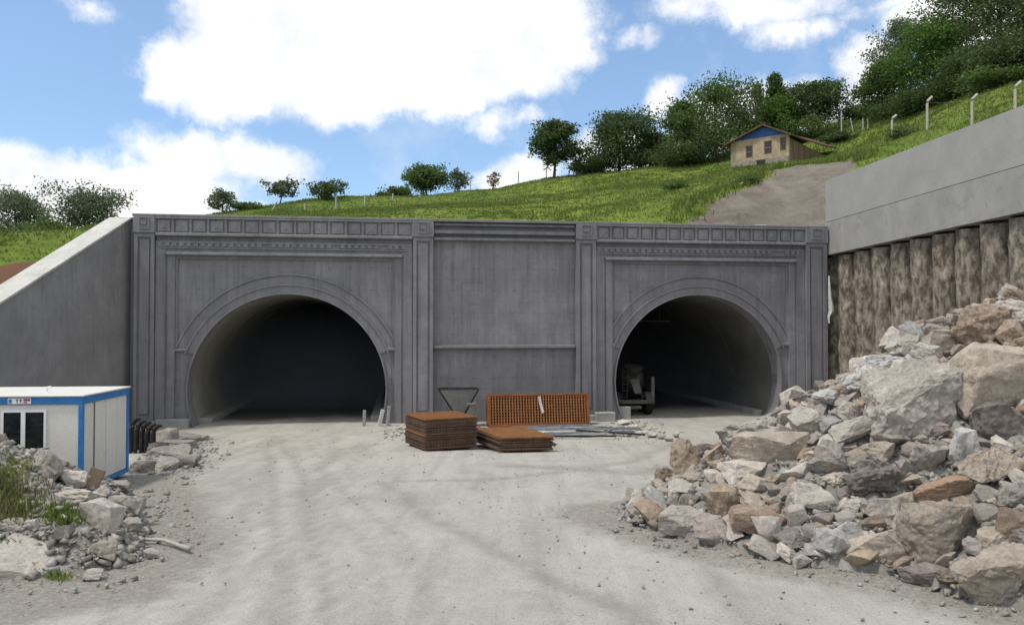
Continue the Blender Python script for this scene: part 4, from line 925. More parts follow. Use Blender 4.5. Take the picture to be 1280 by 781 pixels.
C(905, 216, 73); C(940, 209, 70.5); C(988, 204, 68.5); C(1012, 202, 72); C(1040, 200, 77); C(900, 205, 84); C(960, 180, 92); C(1045, 164, 88); C(1020, 172, 90)
C(1117, 172, 66); C(1160, 158, 60); C(1083, 170, 80); C(1100, 140, 92); C(1150, 112, 95); C(1217, 135, 60); C(1272, 118, 58); C(1280, 80, 80); C(1220, 95, 85); C(1065, 190, 64)
for p in (w2(41, 1.5), w2(39, 3), w2(41.5, 3)): Wp(p[0], p[1], 11.35)
for x in (6, 10, 16, 24, 32): p = B0 + dB * x + nB * 1.4; Wp(p[0], p[1], 13.9 + zr * x)
Wp(30, 42, 17); Wp(32, 30, 18); Wp(45, 40, 25); Wp(45, 20, 24); Wp(60, 60, 34); Wp(90, 90, 48)
for t in (0, 3, 6, 9, 12, 16): p = A + dW * t + nW * 1.4; Wp(p[0], p[1], ztA - .25 - .3 - max(0, t - .05) * slope)
for t in (2, 8, 14): p = A + dW * t + nW * 6; Wp(p[0], p[1], ztA - .3 - t * slope + .3)
C(8, 324, 45); C(60, 310, 50); C(20, 303, 58); C(100, 300, 62); C(200, 290, 70); C(0, 300, 70); C(80, 298, 72); C(260, 277, 78); C(-150, 304, 60)
for p in ((-60, 140, 14), (-20, 150, 20), (20, 150, 25), (60, 150, 36), (-110, 90, 13), (-120, 160, 14), (130, 150, 52), (-60, 40, 8), (-60, 10, 2), (70, 0, 28), (130, 20, 45), (0, 230, 22), (90, 230, 40), (-90, 230, 14)): Wp(*p)
cp = np.array(cp); K = np.hypot(cp[:, None, 0] - cp[None, :, 0], cp[:, None, 1] - cp[None, :, 1]); n = len(cp)
Amat = np.block([[K + np.eye(n) * .25 * -1, np.ones((n, 1))], [np.ones((1, n)), np.zeros((1, 1))]])
wts = np.linalg.solve(Amat, np.concatenate([cp[:, 2], [0]]))
def hill0(X, Y):
    X = np.asarray(X, float); Y = np.asarray(Y, float); sh = X.shape; x = X.ravel(); y = Y.ravel(); out = np.empty(len(x))
    for i in range(0, len(x), 20000):
        D = np.hypot(x[i:i + 20000, None] - cp[None, :, 0], y[i:i + 20000, None] - cp[None, :, 1]); out[i:i + 20000] = D @ wts[:-1] + wts[-1]
    return out.reshape(sh)
def hill(X, Y):
    X = np.asarray(X, float); Y = np.asarray(Y, float)
    return hill0(X, Y) + fbm(X, Y, .12, 4, 3) * .5 + fbm(X, Y, .7, 6, 2) * .12
e_poly = [tuple(at(*q)[:2]) for q in ((838, 280, 49.5), (868, 262, 52), (885, 252, 54), (925, 238, 56.6), (945, 226, 58), (968, 212, 60.6), (1015, 207, 61.6), (1064, 205, 61), (1075, 226, 55), (1090, 280, 44))] 
xs = np.concatenate([[-320, -200, -140, -100, -75], np.arange(-58, 66, .6), [75, 90, 110, 140, 200, 320]]); ys = np.concatenate([[-30, -10, 4], np.arange(10, 112, .6), [120, 135, 160, 200, 260]])
X, Y = np.meshgrid(xs, ys); Z = hill(X, Y)
lx = (X - P0[0]) * U[0] + (Y - P0[1]) * U[1]; ly = (X - P0[0]) * NN[0] + (Y - P0[1]) * NN[1]
wx = (X - A[0]) * nW[0] + (Y - A[1]) * nW[1]                      # >0: left of the wing wall
bx = (X - B0[0]) * nB[0] + (Y - B0[1]) * nB[1]                    # >0: behind the pile wall
ok = (ly > .45) & (lx > -1) & (lx < 41.5); ok |= (wx > .5) & (X < 0); ok |= (bx > .9) & (X > 15) & (ly < 8); ok |= (ly > .45)
ok &= ~((ly < .45) & (wx < .5) & (bx < .9)); ok |= (ly > -.9) & (lx > 39.9) & (lx < 42.5)
EA = inside(X + fbm(X, Y, .6, 2, 3) * .5, Y + fbm(X, Y, .6, 12, 3) * .5, e_poly).astype(float)
SO = np.clip(1 - seg_dist(X + fbm(X, Y, .5, 2, 3), Y, [tuple(A[:2] + nW[:2] * 2 + dW[:2] * 6), tuple(A[:2] + nW[:2] * 3.2 + dW[:2] * 16)]) / 2.6, 0, 1)
Z = Z - .0 + np.where(EA > 0, fbm(X, Y, 1.1, 20, 3) * .10, 0)
ny, nx = X.shape; I = np.arange(nx * ny).reshape(ny, nx); Fq = np.stack([I[:-1, :-1], I[:-1, 1:], I[1:, 1:], I[1:, :-1]], -1).reshape(-1, 4)
keep = ok.ravel()[Fq].all(1)
Fk = Fq[keep]; E = np.sort(np.concatenate([Fk[:, [0, 1]], Fk[:, [1, 2]], Fk[:, [2, 3]], Fk[:, [3, 0]]]), 1); Eu, cnt = np.unique(E, axis=0, return_counts=True); Eb = Eu[cnt == 1]
PV = np.stack([X, Y, Z], -1).reshape(-1, 3); nv = len(PV); bv = np.unique(Eb); mp = {int(q): nv + i for i, q in enumerate(bv)}
low = PV[bv].copy(); low[:, 2] -= 2.4; PV = np.concatenate([PV, low]); SK = np.array([[a, b_, mp[int(b_)], mp[int(a)]] for a, b_ in Eb]); ALLF = np.concatenate([Fk, SK])
m, nt, b = nodes('meadow'); v = coords(nt)
n1 = noise_node(nt, v, .09, 7, .65, .6, (1, .5, 1)); c = ramp(nt, n1, [(.30, (.09, .14, .028)), (.47, (.135, .19, .036)), (.6, (.19, .225, .042)), (.72, (.155, .19, .045))])
n2 = noise_node(nt, v, 1.6, 6, .75); c = mix(nt, .8, c, ramp(nt, n2, [(.3, .6), (.5, 1.0), (.7, 1.25)]), 'MULTIPLY')
a1 = N(nt, 'ShaderNodeAttribute', attribute_name='earth'); a2 = N(nt, 'ShaderNodeAttribute', attribute_name='soil')
ne = noise_node(nt, v, .45, 7, .7, .5); ec = ramp(nt, ne, [(.3, (.125, .108, .085)), (.5, (.20, .178, .145)), (.7, (.265, .24, .20))]); nf = noise_node(nt, v, 7, 6, .8); ec = mix(nt, .7, ec, ramp(nt, nf, [(.3, .65), (.6, 1.1)]), 'MULTIPLY')
def bl(a, k=.5):
    q = N(nt, 'ShaderNodeMath', operation='MULTIPLY_ADD'); nt.links.new(ne, q.inputs[0]); q.inputs[1].default_value = k; nt.links.new(a, q.inputs[2]); return ramp(nt, q.outputs[0], [(.62, 0.0), (.75, 1.0)])
c = mix(nt, bl(a1.outputs['Fac']), c, ec); c = mix(nt, bl(a2.outputs['Fac']), c, (.16, .085, .055))
nt.links.new(c, b.inputs['Base Color']); b.inputs['Roughness'].default_value = .95; b.inputs['Specular IOR Level'].default_value = .1; bump(nt, b, nf, .12, .8)
g = np_mesh('hill', PV, ALLF, m, True); tag(g, kind='structure')
for nm, A_ in (('earth', EA), ('soil', SO)):
    q = g.data.attributes.new(nm, 'FLOAT', 'POINT'); q.data.foreach_set('value', np.concatenate([A_.ravel(), A_.ravel()[bv]]).astype(np.float32))

# ------------------------------------------------------------ grass
def blades(name, P, H, Wd, mat, nb=5, spread=.18, lab='', cat='grass'):
    P = np.asarray(P); n = len(P); rg = np.random.default_rng(3)
    base = np.repeat(P, nb, 0); m_ = len(base); base[:, :2] += rg.normal(0, spread, (m_, 2)); h = np.repeat(H, nb) * rg.uniform(.5, 1.2, m_); w = Wd * rg.uniform(.6, 1.4, m_)
    a = rg.uniform(0, 6.28, m_); d = np.stack([np.cos(a), np.sin(a), a * 0], 1); ln = rg.normal(0, .35, (m_, 2)) * h[:, None]
    tip = base + np.concatenate([ln, h[:, None]], 1); mid = base + np.concatenate([ln * .3, h[:, None] * .55], 1)
    V = np.stack([base - d * w[:, None], base + d * w[:, None], mid + d * w[:, None] * .7, mid - d * w[:, None] * .7, tip], 1).reshape(-1, 3)
    i = np.arange(m_)[:, None] * 5
    F3 = np.concatenate([i + [0, 1, 2], i + [0, 2, 3], i + [3, 2, 4]], 1).reshape(-1, 3)
    o = np_mesh(name, V, F3, mat); return tag(o, lab, cat, kind='stuff')
rg = np.random.default_rng(11)
n = 90000; X = rg.uniform(-46, 52, n); Y = rg.uniform(28, 104, n)
lx = (X - P0[0]) * U[0] + (Y - P0[1]) * U[1]; ly = (X - P0[0]) * NN[0] + (Y - P0[1]) * NN[1]
wx = (X - A[0]) * nW[0] + (Y - A[1]) * nW[1]; bx = (X - B0[0]) * nB[0] + (Y - B0[1]) * nB[1]
ok = ((ly > 2) | ((wx > 1.5) & (X < -15)) | ((bx > 1.8) & (X > 15))) & ~inside(X + fbm(X, Y, .6, 2, 3) * .5, Y + fbm(X, Y, .6, 12, 3) * .5, e_poly)
ok &= np.abs(X / Y) < .72; ok &= seg_dist(X, Y, [tuple(A[:2] + nW[:2] * 2 + dW[:2] * 6), tuple(A[:2] + nW[:2] * 3.2 + dW[:2] * 16)]) > 1.8
X, Y = X[ok], Y[ok]; Z = hill(X, Y) - .04; tall = (fbm(X, Y, .15, 31, 3) > .15)
nr = seg_dist(X, Y, e_poly[:8]) < 2.0
H = np.where(nr, .45, np.where(tall, .24, .13)) * rg.uniform(.6, 1.3, len(X)); sel = rg.random(len(X)) < .8
P = np.stack([X, Y, Z], 1)
blades('grass', P[sel], H[sel], .045, GRASS, 5, .25, 'green meadow grass covering the hill above the portal')
blades('dry_grass', P[~sel][::2], H[~sel][::2] * 1.3, .03, GRASS_DRY, 5, .25, 'pale seed heads in the meadow above the portal')
# weeds on the left rubble
def weed(cands, n, h, sp, mat, lab, nm='weeds', nb=9, w=.014):
    pts = []; hs = []
    for _ in range(n):
        px, py, sx, sy = rnd.choice(cands); p = surf_hit(rnd.gauss(px, sx), rnd.gauss(py, sy))
        if p is not None: pts.append(p); hs.append(h * rnd.uniform(.5, 1.2))
    return blades(nm, np.array(pts), np.array(hs), w, mat, nb, sp, lab, 'weeds')
weed([(12, 600, 14, 12), (22, 625, 18, 10), (5, 640, 12, 10), (-20, 610, 20, 15)], 110, .26, .10, GRASS_DRY, 'tall dry weeds at the left edge of the rubble in front of the container')
weed([(10, 590, 12, 10), (30, 640, 14, 8), (2, 612, 10, 14), (-20, 620, 20, 15)], 90, .2, .10, GRASS, 'green weeds among the dry ones at the left edge of the rubble')
weed([(84, 653, 9, 5), (75, 640, 8, 5)], 60, .14, .07, GRASS, 'bright green weed tuft in the middle of the left rubble', 'weed_tuft', 12, .02)
weed([(3, 700, 8, 7), (-15, 705, 15, 6)], 60, .2, .06, GRASS, 'green weed tuft at the left edge in front of the long slab', 'weed_tuft', 12, .02)
weed([(70, 722, 9, 2)], 16, .12, .05, GRASS, 'tiny weeds under the end of the long slab', 'weed_tuft', 8, .012)

# ------------------------------------------------------------ trees
def tree_proto(seed, H, Wd, mat, kind='broad', leaves=4200, ls=.20, trunk=.25, thin=False):
    r = random.Random(seed); g = np.random.default_rng(seed); root = empty('tree'); leaves = int(leaves * 1.7); ls *= .78
    mb = MB(); th = H * trunk; bend = (r.uniform(-.3, .3), r.uniform(-.3, .3)); tr = H * .018 + .05
    top = Vector((bend[0], bend[1], H * .86))
    TP = lambda t: Vector((bend[0] * t + .12 * math.sin(t * 5 + seed), bend[1] * t + .1 * math.cos(t * 4 + seed), H * .86 * t))
    mb.tube([TP(t) for t in (0, .2, .4, .6, .8, 1)], [tr, tr * .8, tr * .65, tr * .45, tr * .28, tr * .1], 7)
    tips = []; nl = {'broad': 34, 'conifer': 46, 'sparse': 22, 'willow': 30}[kind]
    for k in range(nl):
        f = (k + r.random()) / nl; a = k * 2.4 + r.uniform(-.5, .5)
        if kind == 'conifer': t0 = trunk * .6 + f * (1 - trunk * .6); L = Wd * .5 * (1.05 - f) * r.uniform(.75, 1.1) + .15; up = -.05 * L
        else:
            t0 = trunk + (1 - trunk) * f * .9; sh = math.sin(math.pi * min(1, (f * .92 + .12))) ** .6; L = Wd * .5 * sh * r.uniform(.55, 1.12); up = L * r.uniform(.1, .75) * (1.1 - f * .4)
        p0 = TP(min(1, t0 / .86 * .86)); p2 = p0 + Vector((math.cos(a) * L, math.sin(a) * L, up)); p2.z = min(p2.z, H * r.uniform(.93, 1.0)); p1 = p0.lerp(p2, .5) + Vector((0, 0, L * .08))
        q = tr * .32 * (1.1 - f); mb.tube([p0, p1, p2], [q, q * .6, q * .2], 5, False)
        tips += [(p2, .9), (p1, .6)]
        for _ in range(2 if kind != 'conifer' else 1):
            d = Vector((r.gauss(0, 1), r.gauss(0, 1), r.gauss(0, .6))).normalized() * L * .42; p3 = p1.lerp(p2, r.random()) + d
            if p3.z < th * .8: p3.z = th
            mb.tube([p1, p3], [q * .5, q * .15], 4, False); tips.append((p3, .8))
    mb.build('trunk', MAT['bark'], root)
    n = leaves; wts_ = np.array([w for _, w in tips]) * g.uniform(.35, 1.3, len(tips)); wts_ /= wts_.sum(); idx = g.choice(len(tips), n, p=wts_)
    T = np.array([tuple(p) for p, _ in tips])[idx]; sp = Wd * {'broad': .085, 'conifer': .06, 'sparse': .075, 'willow': .08}[kind]
    c = T + np.clip(g.normal(0, 1, (n, 3)), -1.7, 1.7) * np.array([sp, sp, sp * .75])
    if kind == 'conifer': c[:, 2] -= np.abs(g.normal(0, sp * .6, n))
    u = g.normal(0, 1, (n, 3)); u /= np.linalg.norm(u, axis=1)[:, None]; v = np.cross(u, g.normal(0, 1, (n, 3))); v /= np.linalg.norm(v, axis=1)[:, None]
    s = ls * g.uniform(.55, 1.3, n)[:, None]
    V = np.stack([c - u * s, c + v * s * .55, c + u * s, c - v * s * .55], 1).reshape(-1, 3); Fq = np.arange(n * 4).reshape(-1, 4)
    np_mesh('crown', V, Fq, mat, parent=root)
    return root
def bush_proto(seed, H, Wd, mat, leaves=2600, ls=.16):
    leaves = int(leaves * 1.6); ls *= .8; g = np.random.default_rng(seed); r = random.Random(seed); root = empty('bush'); mb = MB(); T = []
    for k in range(16):
        a = r.uniform(0, 6.3); L = Wd * .5 * math.sqrt(r.random()); p = Vector((math.cos(a) * L, math.sin(a) * L, H * (1 - (L / Wd * 2) ** 2 * .6) * r.uniform(.55, .95))); mb.tube([(0, 0, -.1), tuple(p * .5), tuple(p)], [.04, .025, .01], 4, False); T += [tuple(p), tuple(p * .65)]
    mb.build('stem', MAT['bark'], root); T = np.array(T)[g.integers(0, 32, leaves)]; c = T + g.normal(0, 1, (leaves, 3)) * np.array([Wd * .11, Wd * .11, H * .12]); c[:, 2] = np.abs(c[:, 2])
    u = g.normal(0, 1, (leaves, 3)); u /= np.linalg.norm(u, axis=1)[:, None]; v = np.cross(u, g.normal(0, 1, (leaves, 3))); v /= np.linalg.norm(v, axis=1)[:, None]; s = ls * g.uniform(.5, 1.3, leaves)[:, None]
    np_mesh('leaves', np.stack([c - u * s, c + v * s * .55, c + u * s, c - v * s * .55], 1).reshape(-1, 3), np.arange(leaves * 4).reshape(-1, 4), mat, parent=root); return root
PROTO = {}
def place(kind, name, px, ptop, pbase, wpx, Y, lab, cat='tree', mat='mid', seed=None, group='trees on the hill', rz=None, **kw):
    p = at(px, pbase, Y); z = float(hill(p[0], p[1])); Ht = at(px, ptop, Y)[2] - z; Wd = wpx * Y / F * 1.05
    Ht = max(Ht, .8); key = (kind, mat, round(math.log(Ht) * 2), round(math.log(Wd) * 2), kw.get('v', 0))
    v = kw.pop('v', 0)
    if key not in PROTO:
        sd = abs(hash((kind, mat))) % 97 if 0 else (len(PROTO) * 13 + 5)
        o = bush_proto(sd, Ht, Wd, FOL[mat], **kw) if kind == 'bush' else tree_proto(sd, Ht, Wd, FOL[mat], kind, **kw)
        PROTO[key] = (o, Ht, Wd); s = (1, 1, 1)
    else:
        src, h0, w0 = PROTO[key]; o = copy_tree(src); s = (Wd / w0, Wd / w0, Ht / h0)
    o.name = name; o.location = (p[0], p[1], z - .05); o.scale = s; o.rotation_euler = (0, 0, rnd.uniform(0, 6.3) if rz is None else rz)
    return tag(o, lab, cat, group)
T = place
T('willow', 'tree', 22, 232, 300, 78, 62, 'feathery grey green tree at the left edge above the sloping wall', mat='grey', leaves=4200, ls=.13, trunk=.12)
T('broad', 'tree', 110, 236, 298, 84, 66, 'rounded dark tree above the sloping wall, just left of the portal', mat='grey', leaves=4600, ls=.15, trunk=.15, v=1)
T('bush', 'bush', 55, 272, 300, 60, 58, 'green bush between the two trees above the sloping wall', 'bush', 'mid')
T('bush', 'bush', -5, 282, 305, 60, 55, 'green bush at the left edge under the feathery tree', 'bush', 'mid', v=2)
T('bush', 'bush', 90, 282, 302, 50, 58, 'green bush under the rounded dark tree', 'bush', 'mid', v=3)
T('sparse', 'tree', 280, 236, 276, 38, 84, 'small sparse tree left of the leaning fence post', mat='grey', leaves=1000, ls=.19, trunk=.15)
T('bush', 'bush', 310, 258, 268, 40, 84, 'low shrub at the left end of the hill fence', 'bush', 'mid', leaves=900)
T('sparse', 'tree', 351, 225, 262, 38, 92, 'small flat topped tree above the left part of the portal', mat='grey', leaves=1000, ls=.22, trunk=.4)
T('sparse', 'tree', 407, 229, 268, 44, 88, 'spiky dark small tree behind the hill fence', mat='dark', leaves=1100, ls=.2, trunk=.1, v=4)
T('broad', 'tree', 532, 204, 250, 50, 96, 'round green tree on the crest above the left part of the portal', mat='mid', leaves=3200, ls=.22, trunk=.18)
T('bush', 'bush', 497, 233, 250, 46, 94, 'low bush left of the round green tree', 'bush', 'mid', leaves=1500)
T('sparse', 'tree', 573, 210, 246, 30, 98, 'slim pale tree right of the round green tree', mat='grey', leaves=1000, ls=.18, trunk=.2, v=5)
T('sparse', 'tree', 617, 210, 241, 20, 98, 'tiny reddish bare tree on the crest', mat='red', leaves=260, ls=.16, trunk=.15)
T('broad', 'tree', 693, 139, 225, 52, 95, 'dark free standing tree with a thin trunk on the crest', mat='dark', leaves=4600, ls=.24, trunk=.24)
T('sparse', 'tree', 722, 178, 222, 30, 97, 'thin small tree right beside the free standing tree', mat='dark', leaves=700, ls=.2, trunk=.2, v=6)
T('sparse', 'tree', 745, 190, 220, 26, 99, 'low thin tree second right of the free standing tree', mat='grey', leaves=500, ls=.2, trunk=.2, v=7)
T('broad', 'tree', 775, 130, 218, 88, 96, 'broad dark tree at the left end of the wood on the crest', mat='dark', leaves=7000, ls=.22, trunk=.06)
T('bush', 'bush', 745, 196, 218, 60, 97, 'dark thicket under the broad tree at the left end of the wood', 'bush', 'dark')
T('bush', 'bush', 805, 186, 214, 70, 95, 'dark thicket between the two broad trees of the wood', 'bush', 'dark', v=8)
T('broad', 'tree', 820, 160, 212, 50, 97, 'low dark tree between the two broad trees of the wood', mat='dark', leaves=3000, ls=.22, trunk=.1, v=9)
T('broad', 'tree', 856, 112, 212, 60, 90, 'tall green tree with a bushy foot, left of the airy tree', mat='mid', leaves=5000, ls=.22, trunk=.05, v=10)
T('broad', 'tree', 893, 92, 208, 100, 92, 'tallest airy tree above the left gable of the house', mat='mid', leaves=6000, ls=.21, trunk=.15, v=11)
T('bush', 'bush', 850, 178, 214, 70, 88, 'dense shrub below the tall green tree', 'bush', 'dark', v=12, leaves=3500)
T('bush', 'bush', 898, 150, 208, 80, 86, 'dense dark shrub directly left of the house', 'bush', 'dark', v=13, leaves=4000)
T('sparse', 'tree', 925, 124, 195, 46, 96, 'thin grey tree behind the left gable of the house', mat='grey', leaves=900, ls=.2, trunk=.2, v=14)
T('conifer', 'tree', 946, 92, 185, 40, 98, 'thin greyish conifer left of the green conifer', mat='grey', leaves=2200, ls=.2, trunk=.1)
T('conifer', 'tree', 971, 80, 178, 46, 95, 'tall green conifer behind the house', mat='mid', leaves=4600, ls=.22, trunk=.05)
T('broad', 'tree', 978, 112, 172, 56, 92, 'bright green bushy tree behind the house ridge', mat='light', leaves=4200, ls=.22, trunk=.06, v=15)
T('broad', 'tree', 1022, 93, 160, 66, 92, 'dark round tree right of the house on the crest', mat='dark', leaves=5200, ls=.22, trunk=.18, v=16)
T('bush', 'bush', 1010, 150, 176, 90, 90, 'low hedge behind the house roof', 'bush', 'mid', v=17, leaves=3000)
T('bush', 'bush', 945, 150, 190, 60, 92, 'dark undergrowth behind the blue gable', 'bush', 'dark', v=18, leaves=3000)
T('bush', 'bush', 1075, 128, 150, 50, 92, 'shrub right of the dark round tree', 'bush', 'mid', v=19)
T('bush', 'bush', 1050, 168, 184, 40, 82, 'shrub by the fence posts right of the house', 'bush', 'dark', v=20)
T('broad', 'tree', 1103, 62, 140, 62, 84, 'low green tree at the left end of the big wood', mat='mid', leaves=4600, ls=.2, trunk=.14, v=21)
T('sparse', 'tree', 1128, 5, 130, 80, 90, 'tall thin greyish tree rising at the left end of the big wood', mat='grey', leaves=4200, ls=.2, trunk=.1, v=22)
T('broad', 'tree', 1172, 14, 118, 104, 80, 'wide light green tree in the middle of the big wood', mat='light', leaves=9000, ls=.2, trunk=.05, v=23)
T('broad', 'tree', 1190, -40, 110, 80, 92, 'tall dark tree rising behind the wide light green tree', mat='dark', leaves=4200, ls=.2, trunk=.3, v=24)
T('broad', 'tree', 1250, -70, 100, 120, 78, 'very tall dark tree in the upper right corner', mat='dark', leaves=8000, ls=.2, trunk=.15, v=25)
T('broad', 'tree', 1310, -40, 100, 110, 70, 'dark tree crossing the right edge', mat='dark', leaves=8000, ls=.2, trunk=.05, v=26)
T('broad', 'tree', 1225, 50, 112, 80, 74, 'dark bushy tree right of the wide light green tree', mat='dark', leaves=6500, ls=.18, trunk=.03, v=27)
T('broad', 'tree', 1275, 50, 112, 90, 68, 'dark bushy tree at the right edge above the beam wall', mat='dark', leaves=6500, ls=.18, trunk=.03, v=28)
T('bush', 'bush', 1130, 108, 142, 70, 80, 'dark thicket at the left foot of the big wood', 'bush', 'dark', v=29, leaves=4000)
T('bush', 'bush', 1195, 92, 126, 90, 76, 'dark thicket below the wide light green tree', 'bush', 'dark', v=30, leaves=4000)
T('bush', 'bush', 1250, 88, 120, 90, 68, 'green thicket at the right foot of the big wood', 'bush', 'mid', v=31, leaves=4000)
for px, pt, pb_, w, Y, lab in ((845, 236, 250, 40, 64, 'low shrub in the meadow left of the earth bank'), (938, 222, 238, 30, 58, 'shrub on the top edge of the earth bank'), (1130, 158, 176, 40, 62, 'shrub on the slope beside the second bent fence post')):
    T('bush', 'bush', px, pt, pb_, w, Y, lab, 'bush', 'mid', v=40 + px, leaves=1000, ls=.10, group='shrubs on the slope')

# ------------------------------------------------------------ fences
def fence(name, items, lab, grp, r=.07):
    f = empty(name, (0, 0, 0), 0, lab, 'fence', grp); tops = []
    for k, (px, ptop, pbase, Y, bend, lean) in enumerate(items):
        p = at(px, pbase, Y); z = min(p[2], float(hill(p[0], p[1]))); h = at(px, ptop, Y)[2] - z
        mb = MB(); r2 = r
        if bend: pp = [(0, 0, -.3), (lean * .5, 0, h * .78), (lean, 0, h * .86), (lean + bend, 0, h)]
        else: pp = [(0, 0, -.3), (lean, 0, h)]
        pp2 = [Vector(q) for q in pp]; mb.tube(pp2, r * 1.25, 4); o = mb.build('post', MAT['post'], f); o.location = (p[0], p[1], z); tops.append((p[0] + lean, p[1], z, h))
    mb = MB()
    for a, c_ in zip(tops[:-1], tops[1:]):
        for fr_ in (.3, .55, .8): mb.tube([(a[0], a[1], a[2] + a[3] * fr_), (c_[0], c_[1], c_[2] + c_[3] * fr_)], .006, 3, False)
    mb.build('wire', MAT['steel'], f); return f
fence('wire_fence', [(335, 252, 271, 80, 0, .9), (381, 254, 270, 80, 0, 0), (420, 245, 268, 82, 0, 0), (456, 244, 266, 84, 0, 0), (491, 242, 262, 86, 0, 0), (525, 238, 257, 88, 0, 0)], 'row of pale posts across the meadow above the left tunnel', 'fences on the hill')
fence('wire_fence', [(588, 228, 248, 92, 0, 0), (648, 214, 232, 97, 0, 0), (683, 212, 226, 97, 0, 0), (709, 210, 224, 97, 0, .4), (717, 208, 222, 97, 0, 0), (729, 205, 222, 97, 0, .3)], 'thin grey posts along the crest beside the free standing dark tree', 'fences on the hill', .05)
fence('wire_fence', [(1052, 139, 162, 84, 0, 0), (1068, 148, 166, 84, 0, -.4), (1079, 148, 171, 82, 0, 0), (1085, 149, 171, 82, 0, 0)], 'group of thin posts right of the house', 'fences on the hill', .06)
fence('concrete_fence', [(1115, 144, 173, 66, .35, .05), (1159, 121, 159, 60, .35, .05), (1215, 118, 158, 54, .35, .05), (1269, 102, 142, 50, .35, .05)], 'bent top concrete posts on the slope above the beam wall', 'fences on the hill', .085)
for px, t_, b_ in ((1146, 132, 149), (1153, 126, 149)):
    p = at(px, b_, 80); o = MB().tube([(0, 0, -.3), (0, 0, (b_ - t_) * .08)], .09, 4).build('fence_post', MAT['post']); o.location = p; tag(o, 'thin old post standing left of the second bent concrete post', 'fence post', 'old posts')

# ------------------------------------------------------------ house
hz0 = at(918, 214, 72.5)[2] - .3
g1 = at(914, 205, 72.5); g2 = at(986, 205, 69.2); ha = math.atan2(g2[1] - g1[1], g2[0] - g1[0]); HW = math.hypot(g2[0] - g1[0], g2[1] - g1[1])
HL = 12; ha2 = ha
house = empty('stone_house', (g1[0], g1[1], hz0), ha2, 'old house with blue tarpaulin gable and three small windows above the earth bank', 'house')
ev = at(950, 181, 71)[2] - hz0; rg_ = at(955, 156, 71.2)[2] - hz0; slope_z = .9      # ground rises to the right
def hwall(px, py):
    fd = np.array([math.cos(ha2), math.sin(ha2), 0]); nd = np.array([-math.sin(ha2), math.cos(ha2), 0]); o_ = np.array([g1[0], g1[1], hz0]); d = ray(px, py); t = ((o_ - EYE) @ nd) / (d @ nd); p = EYE + d * t; return (p - o_) @ fd, p[2] - hz0
xpk, zpk = hwall(955, 158); _, zeL = hwall(914, 183); _, zeR = hwall(986, 170); zeL = max(zeL, 1.8)
hb_ = 1.05
wins = []
for (a, c_, t_, b2) in ((932, 941, 183, 197), (955, 965, 177, 192), (975, 983, 172, 188)):
    x0, z1 = hwall(a, t_); x1, z0 = hwall(c_, b2); wins.append((x0, x1, z0, z1))
# front wall built around its openings
mb = MB(); cut = sorted(wins); y0, y1 = 0, .35; xprev = 0; ztop = min(zeL, zeR) - .02
ztop = max(w[3] for w in wins) + .25
for (x0, x1, z0, z1) in cut:
    mb.box(xprev, x0, y0, y1, hb_, ztop); mb.box(x0, x1, y0, y1, hb_, z0); mb.box(x0, x1, y0, y1, z1, ztop); xprev = x1
mb.box(xprev, HW, y0, y1, hb_, ztop); wl = mb.build('front_wall', MAT['house'], house)
MB().prism([(0, ztop + .001), (HW, ztop + .001), (HW, max(zeR, ztop + .02)), (xpk, zpk - .05), (0, max(zeL, ztop + .01))], .04, .3).build('gable', MAT['tarp'], house)
MB().bevel_box(-.04, HW + .03, -.06, .4, -1.5, hb_ - .002, .03).build('stone_base', MAT['stone_base'], house)
MB().bevel_box(-.03, .45, -.03, .02, hb_, ztop - .3, .02).build('corner_stone', MAT['stone_base'], house)
MB().box(HW - .3, HW, .352, HL, -.8, zeR - .1).build('side_wall', MAT['house_side'], house); MB().box(0, .3, .352, HL, -.8, max(zeL - .1, 1)).build('side_wall', MAT['house_side'], house); MB().box(.3, HW - .3, HL - .3, HL, -.8, ztop).build('back_wall', MAT['house_side'], house)
mb = MB()
for k in range(7): y = 1 + k * 1.45; mb.box(HW - .003, HW + .06, y, y + .12, 0, zeR - .15)
mb.build('timber_frame', MAT['wood'], house)
for (x0, x1, z0, z1) in wins:
    f = .09; fr = MB(); fr.box(x0 + .002, x1 - .002, .05, .12, z1 - f, z1); fr.box(x0 + .002, x1 - .002, .05, .12, z0, z0 + f); fr.box(x0 + .002, x0 + f, .05, .12, z0 + f, z1 - f); fr.box(x1 - f, x1 - .002, .05, .12, z0 + f, z1 - f); fr.box(x0 + f, x1 - f, .06, .11, (z0 + z1) / 2 - .04, (z0 + z1) / 2 + .04)
    w_ = fr.build('window', MAT['wood'], house); MB().box(x0 + f, x1 - f, .08, .1, z0 + f, z1 - f).build('pane', MAT['glass'], w_)
x0, z1 = hwall(946, 206); x1, z0 = hwall(957, 212); mb = MB(); mb.box(x0, x1, -.075, -.062, hb_ - .75, hb_ - .1); mb.build('cellar_opening', MAT['dark_steel'], house)
